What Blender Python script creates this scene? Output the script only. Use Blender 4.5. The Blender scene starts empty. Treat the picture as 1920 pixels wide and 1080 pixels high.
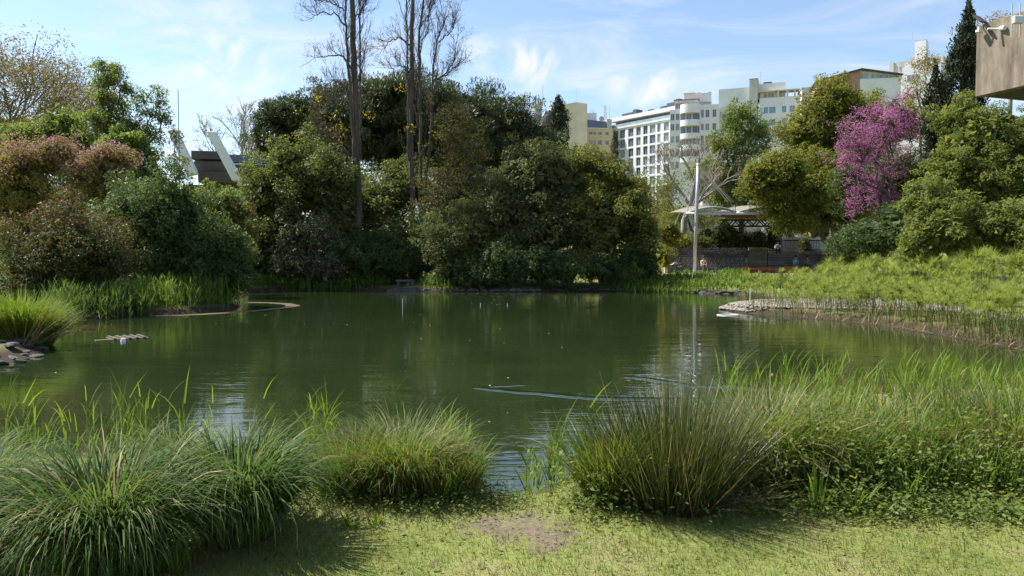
import bpy, math, numpy as np
from mathutils import Vector, Matrix
R = math.radians
C = bpy.context.scene.collection
scene = bpy.context.scene
# ------------------------------------------------------------------ camera
F = 1400.0; HC = 2.0; PITCH = R(2.17)
cam = bpy.data.cameras.new('camera'); cam_o = bpy.data.objects.new('camera', cam); C.objects.link(cam_o)
cam.sensor_width = 36; cam.lens = 36 * F / 1920; cam.clip_start = 0.05; cam.clip_end = 5000
cam_o.location = (0, 0, HC); cam_o.rotation_euler = (R(90) - PITCH, 0, 0)
scene.camera = cam_o
FW = np.array([0, math.cos(PITCH), -math.sin(PITCH)]); UP = np.array([0, math.sin(PITCH), math.cos(PITCH)])
def ray(px, py): return FW + np.array([1., 0, 0]) * (px - 960) / F + UP * (540 - py) / F
def at(px, py, Y):
    d = ray(px, py); return np.array([0, 0, HC]) + d * (Y / d[1])
def gp(px, py, z=0.0):
    d = ray(px, py); return np.array([0, 0, HC]) + d * ((z - HC) / d[2])
# ------------------------------------------------------------------ sky and sun
SUN_AZ, SUN_EL = R(-66), R(53)
sun_dir = Vector((math.sin(SUN_AZ) * math.cos(SUN_EL), math.cos(SUN_AZ) * math.cos(SUN_EL), math.sin(SUN_EL)))
sl = bpy.data.lights.new('sun', 'SUN'); sl.energy = 4.7; sl.angle = R(0.55); sl.color = (1, .955, .89)
so = bpy.data.objects.new('sun', sl); C.objects.link(so); so.rotation_euler = sun_dir.to_track_quat('Z', 'Y').to_euler()
world = bpy.data.worlds.new('World'); scene.world = world; world.use_nodes = True
nt = world.node_tree; nt.nodes.clear()
def N(nt, typ, **kw):
    n = nt.nodes.new(typ)
    for k, v in kw.items():
        if k.startswith('i_'):
            key = k[2:]; n.inputs[int(key) if key.isdigit() else key].default_value = v
        else: setattr(n, k, v)
    return n
sky = N(nt, 'ShaderNodeTexSky', sky_type='NISHITA', sun_disc=False, sun_elevation=SUN_EL, sun_rotation=SUN_AZ, altitude=50, air_density=1.0, dust_density=0.4, ozone_density=1.6)
tc = N(nt, 'ShaderNodeTexCoord')
sep = N(nt, 'ShaderNodeSeparateXYZ'); nt.links.new(tc.outputs['Generated'], sep.inputs[0])
zz = N(nt, 'ShaderNodeMath', operation='ADD', i_1=0.12); nt.links.new(sep.outputs[2], zz.inputs[0])
dv = N(nt, 'ShaderNodeVectorMath', operation='DIVIDE'); nt.links.new(tc.outputs['Generated'], dv.inputs[0])
cb = N(nt, 'ShaderNodeCombineXYZ'); [nt.links.new(zz.outputs[0], cb.inputs[i]) for i in range(3)]
nt.links.new(cb.outputs[0], dv.inputs[1])
mp = N(nt, 'ShaderNodeMapping'); mp.inputs['Rotation'].default_value = (0, 0, R(24)); mp.inputs['Scale'].default_value = (0.75, 1.5, 1)
nt.links.new(dv.outputs[0], mp.inputs[0])
n1 = N(nt, 'ShaderNodeTexNoise', i_Scale=1.5, i_Detail=10.0, i_Roughness=0.62, i_Distortion=0.9); nt.links.new(mp.outputs[0], n1.inputs['Vector'])
r1 = N(nt, 'ShaderNodeMapRange', interpolation_type='SMOOTHSTEP', i_1=0.44, i_2=0.78, i_3=0.03, i_4=0.62); nt.links.new(n1.outputs[0], r1.inputs[0])
acc = r1.outputs[0]
n2 = N(nt, 'ShaderNodeTexNoise', i_Scale=9.0, i_Detail=8.0, i_Roughness=0.62, i_Distortion=1.2)
mp2 = N(nt, 'ShaderNodeMapping'); mp2.inputs['Rotation'].default_value = (0, R(25), 0); mp2.inputs['Scale'].default_value = (1, 1, 1.7)
nt.links.new(tc.outputs['Generated'], mp2.inputs[0]); nt.links.new(mp2.outputs[0], n2.inputs['Vector'])
for px, py, rad, amt in ((400, 105, .12, .75), (560, 120, .12, .4), (690, 200, .15, .75), (1005, 115, .065, 1.05), (900, 110, .06, .6), (1230, 165, .065, .8), (1165, 150, .05, .6), (300, 60, .10, .45), (470, 190, .13, .55)):
    d = ray(px, py); d = d / np.linalg.norm(d)
    dn = N(nt, 'ShaderNodeVectorMath', operation='DISTANCE'); nt.links.new(tc.outputs['Generated'], dn.inputs[0]); dn.inputs[1].default_value = d
    mr = N(nt, 'ShaderNodeMapRange', interpolation_type='SMOOTHSTEP', i_1=0.0, i_2=rad, i_3=amt, i_4=0.0); nt.links.new(dn.outputs['Value'], mr.inputs[0])
    nr = N(nt, 'ShaderNodeMapRange', interpolation_type='SMOOTHSTEP', i_1=0.36, i_2=0.68, i_3=0.0, i_4=1.3); nt.links.new(n2.outputs[0], nr.inputs[0])
    mu = N(nt, 'ShaderNodeMath', operation='MULTIPLY'); nt.links.new(mr.outputs[0], mu.inputs[0]); nt.links.new(nr.outputs[0], mu.inputs[1])
    ad = N(nt, 'ShaderNodeMath', operation='MAXIMUM'); nt.links.new(acc, ad.inputs[0]); nt.links.new(mu.outputs[0], ad.inputs[1]); acc = ad.outputs[0]
mxs = N(nt, 'ShaderNodeMix', data_type='RGBA', clamp_factor=True); nt.links.new(acc, mxs.inputs[0])
nt.links.new(sky.outputs[0], mxs.inputs[6]); mxs.inputs[7].default_value = (4.9, 5.0, 5.1, 1)
bg = N(nt, 'ShaderNodeBackground', i_Strength=0.092); nt.links.new(mxs.outputs[2], bg.inputs[0])
wo = N(nt, 'ShaderNodeOutputWorld'); nt.links.new(bg.outputs[0], wo.inputs[0])
vs = scene.view_settings; vs.view_transform = 'Standard'; vs.look = 'None'; vs.gamma = 1; vs.use_curve_mapping = False; vs.exposure = 1.17
cy = scene.cycles
cy.use_denoising = True; cy.denoiser = 'OPENIMAGEDENOISE'; cy.denoising_input_passes = 'RGB_ALBEDO_NORMAL'
cy.max_bounces = 6; cy.diffuse_bounces = 3; cy.glossy_bounces = 3; cy.transmission_bounces = 4; cy.transparent_max_bounces = 6
cy.caustics_reflective = False; cy.caustics_refractive = False; cy.sample_clamp_indirect = 4
# ------------------------------------------------------------------ object helpers
def tag(o, label=None, cat=None, group=None, kind=None):
    if label: o['label'] = label
    if cat: o['category'] = cat
    if group: o['group'] = group
    if kind: o['kind'] = kind
    return o
def link(o, parent=None):
    C.objects.link(o)
    if parent is not None: o.parent = parent
    return o
def empty(name, loc, label, cat, group=None, rz=0):
    o = bpy.data.objects.new(name, None); o.location = loc; o.rotation_euler = (0, 0, rz); link(o)
    return tag(o, label, cat, group)
def npmesh(name, V, Fc, mat, smooth=False):
    V = np.ascontiguousarray(V, dtype=np.float32); Fc = np.ascontiguousarray(Fc, dtype=np.int32); m, k = Fc.shape
    me = bpy.data.meshes.new(name); me.vertices.add(len(V)); me.vertices.foreach_set('co', V.ravel())
    me.loops.add(m * k); me.loops.foreach_set('vertex_index', Fc.ravel())
    me.polygons.add(m); me.polygons.foreach_set('loop_start', np.arange(0, m * k, k, dtype=np.int32))
    if smooth: me.polygons.foreach_set('use_smooth', np.ones(m, dtype=bool))
    me.update(calc_edges=True)
    if mat: me.materials.append(mat)
    return me
def npobj(name, V, Fc, mat, parent=None, smooth=False):
    """V in world coordinates; stored relative to an unrotated parent's location"""
    V = np.asarray(V, dtype=np.float64)
    if parent is not None: V = V - np.array(parent.location)
    o = bpy.data.objects.new(name, npmesh(name, V, Fc, mat, smooth)); return link(o, parent)
def merge(parts):
    Vs, Fs, n = [], [], 0
    for V, Fc in parts: Vs.append(V); Fs.append(Fc + n); n += len(V)
    return np.concatenate(Vs), np.concatenate(Fs)
class MB:
    def __init__(s): s.v = []; s.f = []
    def add(s, vs, fs):
        n = len(s.v); s.v += [tuple(map(float, p)) for p in vs]; s.f += [tuple(i + n for i in f) for f in fs]; return s
    def box(s, x0, x1, y0, y1, z0, z1):
        return s.add([(x0, y0, z0), (x1, y0, z0), (x1, y1, z0), (x0, y1, z0), (x0, y0, z1), (x1, y0, z1), (x1, y1, z1), (x0, y1, z1)],
                     [(0, 3, 2, 1), (4, 5, 6, 7), (0, 1, 5, 4), (1, 2, 6, 5), (2, 3, 7, 6), (3, 0, 4, 7)])
    def tube(s, pts, rad, sides=8, caps=True):
        V, Fc = tube(np.array(pts, float), np.broadcast_to(np.array(rad, float), (len(pts),)), sides)
        n = len(s.v); s.add(V, Fc.tolist())
        if caps: s.f.append(tuple(n + i for i in reversed(range(sides)))); s.f.append(tuple(len(s.v) - sides + i for i in range(sides)))
        return s
    def prism(s, poly, y0, y1):
        """poly: (x, z) outline, extruded along y"""
        k = len(poly); return s.add([(x, y0, z) for x, z in poly] + [(x, y1, z) for x, z in poly],
            [tuple(range(k)), tuple(range(2 * k - 1, k - 1, -1))] + [(i, i + k, (i + 1) % k + k, (i + 1) % k) for i in range(k)])
    def mesh(s, name, mat, smooth=False):
        me = bpy.data.meshes.new(name); me.from_pydata(s.v, [], s.f); me.update()
        if smooth: me.polygons.foreach_set('use_smooth', np.ones(len(s.f), dtype=bool))
        me.materials.append(mat); return me
    def build(s, name, mat, parent=None, smooth=False, bevel=0):
        o = bpy.data.objects.new(name, s.mesh(name, mat, smooth)); link(o, parent)
        if bevel:
            b = o.modifiers.new('bevel', 'BEVEL'); b.width = bevel; b.segments = 1; b.limit_method = 'ANGLE'
        return o
def norm(a): return a / np.maximum(np.linalg.norm(a, axis=-1, keepdims=True), 1e-9)
def tube(pts, rad, s=5):
    t = norm(np.gradient(pts, axis=0)); ref = np.array([0.31, 0.95, 0.05]) if abs(t[0][2]) > .7 else np.array([0.05, 0.1, 1.0])
    a = norm(np.cross(t, ref)); b = np.cross(t, a); th = np.arange(s) * 2 * math.pi / s
    V = pts[:, None, :] + rad[:, None, None] * (np.cos(th)[None, :, None] * a[:, None, :] + np.sin(th)[None, :, None] * b[:, None, :])
    k = len(pts); i = np.arange(k - 1)[:, None] * s; j = np.arange(s)[None, :]; j2 = (j + 1) % s
    Fc = np.stack([i + j, i + j2, i + s + j2, i + s + j], -1).reshape(-1, 4)
    return V.reshape(-1, 3), Fc
# ------------------------------------------------------------------ materials
def newmat(name):
    m = bpy.data.materials.new(name); m.use_nodes = True; m.node_tree.nodes.clear(); return m, m.node_tree
def rgba(c): return (c[0], c[1], c[2], 1)
def ramp(nt, fac, cols):
    r = N(nt, 'ShaderNodeValToRGB'); e = r.color_ramp.elements
    while len(e) < len(cols): e.new(0.5)
    for i, c in enumerate(cols): e[i].position = i / (len(cols) - 1); e[i].color = rgba(c)
    nt.links.new(fac, r.inputs[0]); return r.outputs[0]
def leaf_mat(name, cols, transl=0.4, rough=0.6, spec=0.2, tint=(1.25, 1.2, .7)):
    m, nt = newmat(name)
    g = N(nt, 'ShaderNodeNewGeometry'); col = ramp(nt, g.outputs['Random Per Island'], cols)
    p = N(nt, 'ShaderNodeBsdfPrincipled', i_Roughness=rough); nt.links.new(col, p.inputs['Base Color']); p.inputs['Specular IOR Level'].default_value = spec
    t = N(nt, 'ShaderNodeBsdfTranslucent'); mu = N(nt, 'ShaderNodeMix', data_type='RGBA', blend_type='MULTIPLY'); mu.inputs[0].default_value = 1
    nt.links.new(col, mu.inputs[6]); mu.inputs[7].default_value = rgba(tint); nt.links.new(mu.outputs[2], t.inputs[0])
    mx = N(nt, 'ShaderNodeMixShader'); mx.inputs[0].default_value = transl; nt.links.new(p.outputs[0], mx.inputs[1]); nt.links.new(t.outputs[0], mx.inputs[2])
    o = N(nt, 'ShaderNodeOutputMaterial'); nt.links.new(mx.outputs[0], o.inputs[0]); return m
def solid(name, cols, scale=3.0, rough=0.8, bump=0.2, stretch=(1, 1, 1), spec=0.3, metal=0.0, detail=6.0, objvar=0.0):
    m, nt = newmat(name)
    tc = N(nt, 'ShaderNodeTexCoord'); mp = N(nt, 'ShaderNodeMapping'); mp.inputs['Scale'].default_value = stretch; nt.links.new(tc.outputs['Object'], mp.inputs[0])
    n = N(nt, 'ShaderNodeTexNoise', i_Scale=scale, i_Detail=detail, i_Roughness=0.65); nt.links.new(mp.outputs[0], n.inputs['Vector'])
    mr = N(nt, 'ShaderNodeMapRange', i_1=0.3, i_2=0.7); nt.links.new(n.outputs[0], mr.inputs[0])
    col = ramp(nt, mr.outputs[0], cols)
    if objvar:
        oi = N(nt, 'ShaderNodeObjectInfo'); mv = N(nt, 'ShaderNodeMapRange', i_3=1 - objvar, i_4=1 + objvar); nt.links.new(oi.outputs['Random'], mv.inputs[0])
        hs = N(nt, 'ShaderNodeHueSaturation'); nt.links.new(mv.outputs[0], hs.inputs['Value']); nt.links.new(col, hs.inputs['Color']); col = hs.outputs[0]
    p = N(nt, 'ShaderNodeBsdfPrincipled', i_Roughness=rough, i_Metallic=metal); nt.links.new(col, p.inputs['Base Color']); p.inputs['Specular IOR Level'].default_value = spec
    if bump:
        b = N(nt, 'ShaderNodeBump', i_Strength=bump, i_Distance=0.05); nt.links.new(n.outputs[0], b.inputs['Height']); nt.links.new(b.outputs[0], p.inputs['Normal'])
    o = N(nt, 'ShaderNodeOutputMaterial'); nt.links.new(p.outputs[0], o.inputs[0]); return m
M = {}
M['evergreen'] = leaf_mat('evergreen leaves', [(0.054, 0.0794, 0.0253), (0.0936, 0.1265, 0.0345), (0.1344, 0.1674, 0.046), (0.18, 0.186, 0.0575)], .44, .55, .25)
M['darkgreen'] = leaf_mat('dark green leaves', [(0.048, 0.0769, 0.0276), (0.078, 0.1215, 0.0391), (0.114, 0.1587, 0.0506)], .42, .55, .25)
M['midgreen'] = leaf_mat('mid green leaves', [(0.084, 0.124, 0.0345), (0.126, 0.186, 0.046), (0.168, 0.2232, 0.0575), (0.216, 0.248, 0.0633)], .5)
M['freshgreen'] = leaf_mat('fresh green leaves', [(0.11, 0.162, 0.044), (0.1595, 0.2214, 0.055), (0.209, 0.2592, 0.066)], .55)
M['yellowgreen'] = leaf_mat('yellow green leaves', [(.10, .122, .024), (.15, .172, .03), (.2, .208, .04), (.235, .23, .046)], .5)
M['silver'] = leaf_mat('grey green leaves', [(.06, .08, .035), (.10, .125, .055), (.15, .17, .09), (.4, .38, .31)], .38)
M['photinia'] = leaf_mat('red tipped leaves', [(0.0495, 0.0802, 0.0264), (0.0748, 0.1038, 0.0308), (0.088, 0.1003, 0.0308), (0.1155, 0.0885, 0.033)], .44, .55, .25, (1.3, .95, .7))
M['redleaf'] = leaf_mat('red leaves', [(.09, .03, .02), (.18, .04, .03), (.1, .07, .025)], .4, tint=(1.3, .9, .7))
M['judas'] = leaf_mat('magenta blossom', [(0.3696, 0.1, 0.275), (0.4928, 0.16, 0.374), (0.5824, 0.25, 0.473), (0.3136, 0.12, 0.22), (0.1904, 0.14, 0.088)], .45, .7, .2, (1.2, 1, 1.1))
M['judasfaded'] = leaf_mat('fading blossom and young leaves', [(.13, .14, .035), (.2, .19, .045), (.27, .24, .06), (.25, .15, .14), (.26, .24, .05), (.16, .17, .04)], .48, .7, .2, (1.2, 1.1, .9))
M['pine'] = leaf_mat('pine needles', [(0.0312, 0.0504, 0.0216), (0.0504, 0.0744, 0.0288), (0.0744, 0.1008, 0.036)], .28, .5, .4)
M['cypress'] = leaf_mat('cypress scales', [(.02, .03, .016), (.03, .045, .022), (.045, .062, .028)], .2)
M['feather'] = leaf_mat('feathery leaflets', [(.10, .13, .034), (.145, .185, .046), (.19, .215, .058), (.13, .16, .038)], .55)
M['brownbud'] = leaf_mat('brown spring buds', [(.13, .1, .05), (.18, .145, .065), (.2, .17, .06), (.15, .13, .045)], .4)
M['tangle'] = leaf_mat('dull creeper leaves', [(0.0825, 0.0782, 0.0336), (0.1155, 0.1035, 0.042), (0.099, 0.1207, 0.0368), (0.154, 0.1323, 0.0578)], .42)
M['yellowleaf'] = leaf_mat('yellow leaves', [(.36, .28, .02), (.45, .36, .03), (.3, .27, .03)], .45)
M['grass'] = leaf_mat('grass blades', [(.07, .12, .018), (.10, .165, .022), (.13, .19, .03), (.16, .2, .045)], .48, .55, .3)
M['grassdark'] = leaf_mat('broad sedge blades', [(.04, .08, .02), (.062, .115, .026), (.095, .155, .035), (.13, .18, .05)], .45, .6, .15)
M['lawn'] = leaf_mat('lawn blades', [(.125, .16, .037), (.15, .18, .042), (.175, .195, .055), (.215, .21, .08), (.14, .17, .036)], .4)
M['reed'] = leaf_mat('reed blades', [(.09, .15, .02), (.13, .2, .025), (.17, .24, .035)], .48)
M['reedfar'] = leaf_mat('far reed blades', [(.085, .15, .03), (.12, .2, .035), (.16, .24, .045)], .45)
M['rush'] = leaf_mat('rush stalks', [(.026, .042, .012), (.045, .066, .016), (.07, .092, .024), (.12, .12, .045)], .25, .45, .5)
M['dry'] = leaf_mat('dry straw', [(.26, .2, .1), (.34, .27, .15), (.2, .14, .07), (.4, .34, .22)], .25)
M['weed'] = leaf_mat('weed leaves', [(.08, .125, .03), (.13, .19, .04), (.17, .23, .06), (.23, .26, .06)], .52, .55, .25)
M['papyrus'] = leaf_mat('papyrus rays', [(.17, .23, .045), (.23, .29, .065), (.29, .33, .09)], .5)
M['papstem'] = leaf_mat('papyrus stems', [(.07, .11, .025), (.1, .13, .03), (.16, .13, .05)], .2)
M['petal'] = leaf_mat('floating fluff', [(.5, .5, .42), (.65, .65, .6), (.5, .48, .2)], .2)
M['bark'] = solid('bark', [(.05, .04, .03), (.1, .08, .06), (.16, .13, .1)], 6, .9, .6, (1, 1, .25))
M['barkpop'] = solid('poplar bark', [(.05, .04, .031), (.095, .076, .058), (.15, .122, .095)], 5, .9, .8, (1, 1, .15))
M['barkpale'] = solid('pale bark', [(.17, .15, .125), (.27, .245, .21), (.36, .33, .29)], 6, .9, .4, (1, 1, .3))
M['barkplane'] = solid('plane bark', [(.08, .065, .045), (.13, .105, .075), (.18, .15, .11)], 5, .9, .3, (1, 1, .4))
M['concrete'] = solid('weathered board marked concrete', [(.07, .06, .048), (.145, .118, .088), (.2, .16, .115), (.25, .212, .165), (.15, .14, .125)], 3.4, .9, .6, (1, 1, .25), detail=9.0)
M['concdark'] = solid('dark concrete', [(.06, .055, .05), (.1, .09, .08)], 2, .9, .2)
M['white'] = solid('off white render', [(.6, .61, .62), (.67, .68, .69), (.73, .74, .74)], .35, .85, .03)
M['whiteold'] = solid('stained grey render', [(.36, .35, .33), (.52, .5, .47), (.62, .6, .57)], .5, .9, .05, (1, 1, .35))
M['cream'] = solid('cream render', [(.52, .46, .33), (.58, .52, .38), (.63, .57, .43)], .3, .85, .03)
M['ochre'] = solid('ochre render', [(.5, .4, .24), (.56, .46, .29)], .3, .85, .03)
M['slateblue'] = solid('blue grey tiles', [(.1, .13, .18), (.14, .17, .23)], 2, .6, .1)
M['redwall'] = solid('red render', [(.33, .18, .15), (.4, .23, .195)], .5, .85, .05)
M['roofdark'] = solid('dark roofing', [(.06, .06, .06), (.1, .1, .1)], 2, .7, .1)
M['stone'] = solid('grey bank stone', [(.045, .043, .04), (.09, .084, .076), (.15, .14, .122)], 5, .85, .6, objvar=0.25)
M['seatstone'] = solid('seat block stone', [(.085, .08, .078), (.14, .13, .122), (.21, .192, .175)], 4, .9, .5, objvar=0.3)
M['joint'] = solid('pale mortar', [(.36, .33, .28), (.46, .42, .36)], 6, .9, .1)
M['moss'] = solid('mossy tread', [(.12, .13, .03), (.2, .19, .05), (.16, .15, .1)], 4, .9, .3)
M['pebble'] = solid('pale pebbles', [(.15, .13, .105), (.24, .21, .175), (.33, .295, .25)], 9, .85, .1)
M['sand'] = solid('sandy path', [(.4, .29, .19), (.5, .38, .26), (.56, .45, .33)], 2, .9, .2)
M['mud'] = solid('wet silt', [(.075, .055, .028), (.11, .082, .042), (.14, .105, .055)], 3, .45, .3)
M['steel'] = solid('galvanised steel', [(.42, .44, .47), (.52, .54, .56)], 3, .45, .05, metal=.35)
M['darksteel'] = solid('dark steel', [(.03, .03, .03), (.06, .055, .05)], 3, .5, .1)
M['timber'] = solid('brown timber', [(.17, .085, .045), (.24, .125, .065)], 4, .7, .2, (.2, 1, 1))
M['membrane'] = solid('cream membrane', [(.175, .158, .122), (.215, .195, .155)], 1, .7, .05)
M['panel'] = solid('pale corrugated panel', [(.52, .55, .6), (.6, .63, .67)], 1.5, .6, .05, (1, 1, .3))
M['orange'] = solid('orange plastic net', [(.75, .13, .05), (.8, .2, .08)], 5, .6, .0)
M['plank'] = solid('waterlogged plank', [(.07, .055, .03), (.12, .095, .055)], 6, .6, .3, (.3, 1, 1))
M['whiteplastic'] = solid('white plastic', [(.7, .7, .68), (.78, .78, .76)], 4, .5, .0)
M['skin'] = solid('skin', [(.42, .26, .19), (.48, .31, .23)], 5, .6, .0)
M['hair'] = solid('dark hair', [(.015, .011, .009), (.03, .022, .018)], 20, .6, .1)
def cloth(name, c): M[name] = solid(name, [tuple(x * .88 for x in c), c], 8, .9, .1)
cloth('bluecloth', (.3, .45, .75)); cloth('whitecloth', (.72, .72, .7)); cloth('darkcloth', (.02, .022, .03)); cloth('yellowcloth', (.75, .66, .35)); cloth('greycloth', (.2, .19, .2)); cloth('denim', (.07, .1, .18))
def glass_mat(name, cols, rough=.08):
    m, nt = newmat(name); oi = N(nt, 'ShaderNodeObjectInfo'); col = ramp(nt, oi.outputs['Random'], cols)
    p = N(nt, 'ShaderNodeBsdfPrincipled', i_Roughness=rough); nt.links.new(col, p.inputs['Base Color']); p.inputs['Specular IOR Level'].default_value = .8
    o = N(nt, 'ShaderNodeOutputMaterial'); nt.links.new(p.outputs[0], o.inputs[0]); return m
M['glass'] = glass_mat('window glass', [(.05, .07, .1), (.09, .12, .16), (.14, .17, .21), (.3, .31, .32)])
M['glassblue'] = glass_mat('blue glass', [(.12, .3, .45), (.14, .33, .48)])
M['balcglass'] = glass_mat('balcony glass', [(.3, .38, .42), (.36, .43, .46)])
M['shade_thatch'] = leaf_mat('dead thatch', [(.035, .028, .015), (.06, .048, .025), (.09, .07, .035)], .1)  # dead brown, dark enough to paint shade into clump hearts; also colours fallen leaves
M['olive'] = leaf_mat('olive leaves', [(0.0744, 0.0942, 0.0253), (0.1224, 0.1488, 0.0345), (0.174, 0.1885, 0.046), (0.222, 0.2133, 0.0552)], .48, .55, .25)
M['greygreen'] = leaf_mat('grey green evergreen leaves', [(0.0552, 0.0744, 0.031), (0.0912, 0.1166, 0.0437), (0.1296, 0.1562, 0.0598), (0.192, 0.2046, 0.0862)], .44, .55, .25)
# ------------------------------------------------------------------ terrain
shore_px = [(-700, 900), (-300, 905), (0, 905), (300, 905), (530, 925), (560, 950), (585, 945), (610, 905), (680, 885), (770, 878), (860, 888), (900, 905), (922, 945), (938, 974), (970, 976), (1000, 945), (1065, 910), (1110, 860), (1300, 815), (1500, 785), (1700, 772), (1920, 765), (2500, 745),
            (2500, 700), (2150, 690), (1920, 657), (1800, 634), (1650, 609), (1500, 594), (1400, 587), (1345, 579), (1400, 572.5), (1440, 566), (1395, 552.5), (1250, 547.5), (1100, 546), (960, 548), (800, 547), (720, 545.5), (600, 544.5), (470, 547), (440, 558), (452, 571), (440, 581), (300, 591), (110, 603), (70, 612), (55, 632), (82, 650), (60, 668), (0, 682), (-300, 705), (-900, 720)]
POND = np.array([gp(x, y)[:2] for x, y in shore_px])
def sdist(x, y):
    """signed distance to the pond outline, positive on land"""
    x = np.asarray(x, float); y = np.asarray(y, float); sh = x.shape; x = x.ravel(); y = y.ravel()
    best = np.full(len(x), 1e9); ins = np.zeros(len(x), bool)
    for (ax, ay), (bx, by) in zip(POND, np.roll(POND, -1, 0)):
        ex, ey = bx - ax, by - ay; t = np.clip(((x - ax) * ex + (y - ay) * ey) / (ex * ex + ey * ey), 0, 1)
        best = np.minimum(best, np.hypot(x - ax - t * ex, y - ay - t * ey))
        c = (ay > y) != (by > y); xi = ax + (y - ay) / (ey if abs(ey) > 1e-9 else 1e-9) * ex; ins ^= c & (x < xi)
    return np.where(ins, -best, best).reshape(sh)
def ss(t): t = np.clip(t, 0, 1); return t * t * (3 - 2 * t)
def vnoise(x, y):
    return (np.sin(x * 1.7 + 1.3 * np.sin(y * 1.1)) + np.sin(y * 2.3 + 1.7 * np.sin(x * .9 + 2)) + .5 * np.sin(x * 5.1 + y * 3.3) + .5 * np.sin(y * 6.1 - x * 4.3)) / 3
def gz(x, y):
    x = np.asarray(x, float); y = np.asarray(y, float); d = sdist(x, y)
    near = .02 + .36 * ss(d / .55) + .012 * vnoise(x * 2, y * 2)
    far = .02 + .2 * ss(d / .5) + np.clip((.018 + .06 * ss((y - 38) / 6)) * d, 0, .76) + 1.9 * np.clip((y - 57.9) / 4.2, 0, 1) * ss((y - 50) / 6) + 2.5 * ss((y - 75) / 50) + .03 * vnoise(x * .6, y * .6)
    land = np.where(y < 14, near, far); return np.where(d < 0, -.75 * ss(-d / 1.4), land)
def g1(x, y): return float(gz(np.array([x]), np.array([y]))[0])
def axis(segs):
    out = []
    for a, b, st in segs: out.append(np.arange(a, b, st))
    return np.concatenate(out)
xs = axis([(-1500, -200, 100), (-200, -60, 10), (-60, -14, 1.2), (-14, -5, .3), (-5, 6, .14), (6, 16, .3), (16, 60, 1.2), (60, 200, 10), (200, 1501, 100)])
ys = axis([(-60, 0, 6), (0, 3.5, .5), (3.5, 9.5, .16), (9.5, 20, .35), (20, 66, .75), (66, 130, 4), (130, 400, 20), (400, 3001, 200)])
X, Yg = np.meshgrid(xs, ys); Z = gz(X, Yg); nx, ny = len(xs), len(ys)
ii = (np.arange(ny - 1)[:, None] * nx + np.arange(nx - 1)[None, :]).ravel()
m, nt = newmat('ground')
tc = N(nt, 'ShaderNodeTexCoord'); n1 = N(nt, 'ShaderNodeTexNoise', i_Scale=1.3, i_Detail=8.0, i_Roughness=.65); nt.links.new(tc.outputs['Object'], n1.inputs['Vector'])
n2 = N(nt, 'ShaderNodeTexNoise', i_Scale=38.0, i_Detail=5.0, i_Roughness=.7); nt.links.new(tc.outputs['Object'], n2.inputs['Vector'])
a = N(nt, 'ShaderNodeMapRange', i_1=.38, i_2=.66); nt.links.new(n1.outputs[0], a.inputs[0])
gcol = ramp(nt, a.outputs[0], [(.12, .15, .035), (.17, .19, .05), (.2, .19, .08)])
b = N(nt, 'ShaderNodeMapRange', i_1=.3, i_2=.7); nt.links.new(n2.outputs[0], b.inputs[0]); scol = ramp(nt, b.outputs[0], [(.07, .055, .034), (.135, .11, .072), (.2, .165, .115)])
sx = N(nt, 'ShaderNodeSeparateXYZ'); nt.links.new(tc.outputs['Object'], sx.inputs[0])
bare = None
n3 = N(nt, 'ShaderNodeTexNoise', i_Scale=7.0, i_Detail=6.0, i_Roughness=.7); nt.links.new(tc.outputs['Object'], n3.inputs['Vector'])
for (cx, cy, rr) in [(*gp(985, 990, .38)[:2], .36), (*gp(915, 985, .38)[:2], .24), (*gp(1020, 1012, .38)[:2], .26)]:
    ds = N(nt, 'ShaderNodeVectorMath', operation='DISTANCE'); nt.links.new(tc.outputs['Object'], ds.inputs[0]); ds.inputs[1].default_value = (cx, cy, .38)
    mr = N(nt, 'ShaderNodeMapRange', interpolation_type='SMOOTHSTEP', i_1=rr * .3, i_2=rr, i_3=1, i_4=0); dj = N(nt, 'ShaderNodeMath', operation='MULTIPLY_ADD', i_1=.9, i_2=-.45); nt.links.new(n3.outputs[0], dj.inputs[0]); da = N(nt, 'ShaderNodeMath', operation='ADD'); nt.links.new(ds.outputs['Value'], da.inputs[0]); nt.links.new(dj.outputs[0], da.inputs[1]); nt.links.new(da.outputs[0], mr.inputs[0])
    if bare is None: bare = mr.outputs[0]
    else:
        q = N(nt, 'ShaderNodeMath', operation='MAXIMUM'); nt.links.new(bare, q.inputs[0]); nt.links.new(mr.outputs[0], q.inputs[1]); bare = q.outputs[0]
zr = N(nt, 'ShaderNodeMapRange', i_1=.1, i_2=.3, i_3=1, i_4=0); nt.links.new(sx.outputs[2], zr.inputs[0])
q = N(nt, 'ShaderNodeMath', operation='MAXIMUM'); nt.links.new(bare, q.inputs[0]); nt.links.new(zr.outputs[0], q.inputs[1])
mx = N(nt, 'ShaderNodeMix', data_type='RGBA'); nt.links.new(q.outputs[0], mx.inputs[0]); nt.links.new(gcol, mx.inputs[6]); nt.links.new(scol, mx.inputs[7])
mx3 = N(nt, 'ShaderNodeMix', data_type='RGBA'); zw = N(nt, 'ShaderNodeMapRange', i_1=.12, i_2=.28, i_3=1, i_4=0); nt.links.new(sx.outputs[2], zw.inputs[0]); nt.links.new(zw.outputs[0], mx3.inputs[0]); nt.links.new(mx.outputs[2], mx3.inputs[6]); mx3.inputs[7].default_value = (.05, .038, .024, 1); mx = mx3
p = N(nt, 'ShaderNodeBsdfPrincipled', i_Roughness=.95); nt.links.new(mx.outputs[2], p.inputs['Base Color']); p.inputs['Specular IOR Level'].default_value = .15
bp = N(nt, 'ShaderNodeBump', i_Strength=.6, i_Distance=.02); nt.links.new(n2.outputs[0], bp.inputs['Height']); nt.links.new(bp.outputs[0], p.inputs['Normal'])
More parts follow.
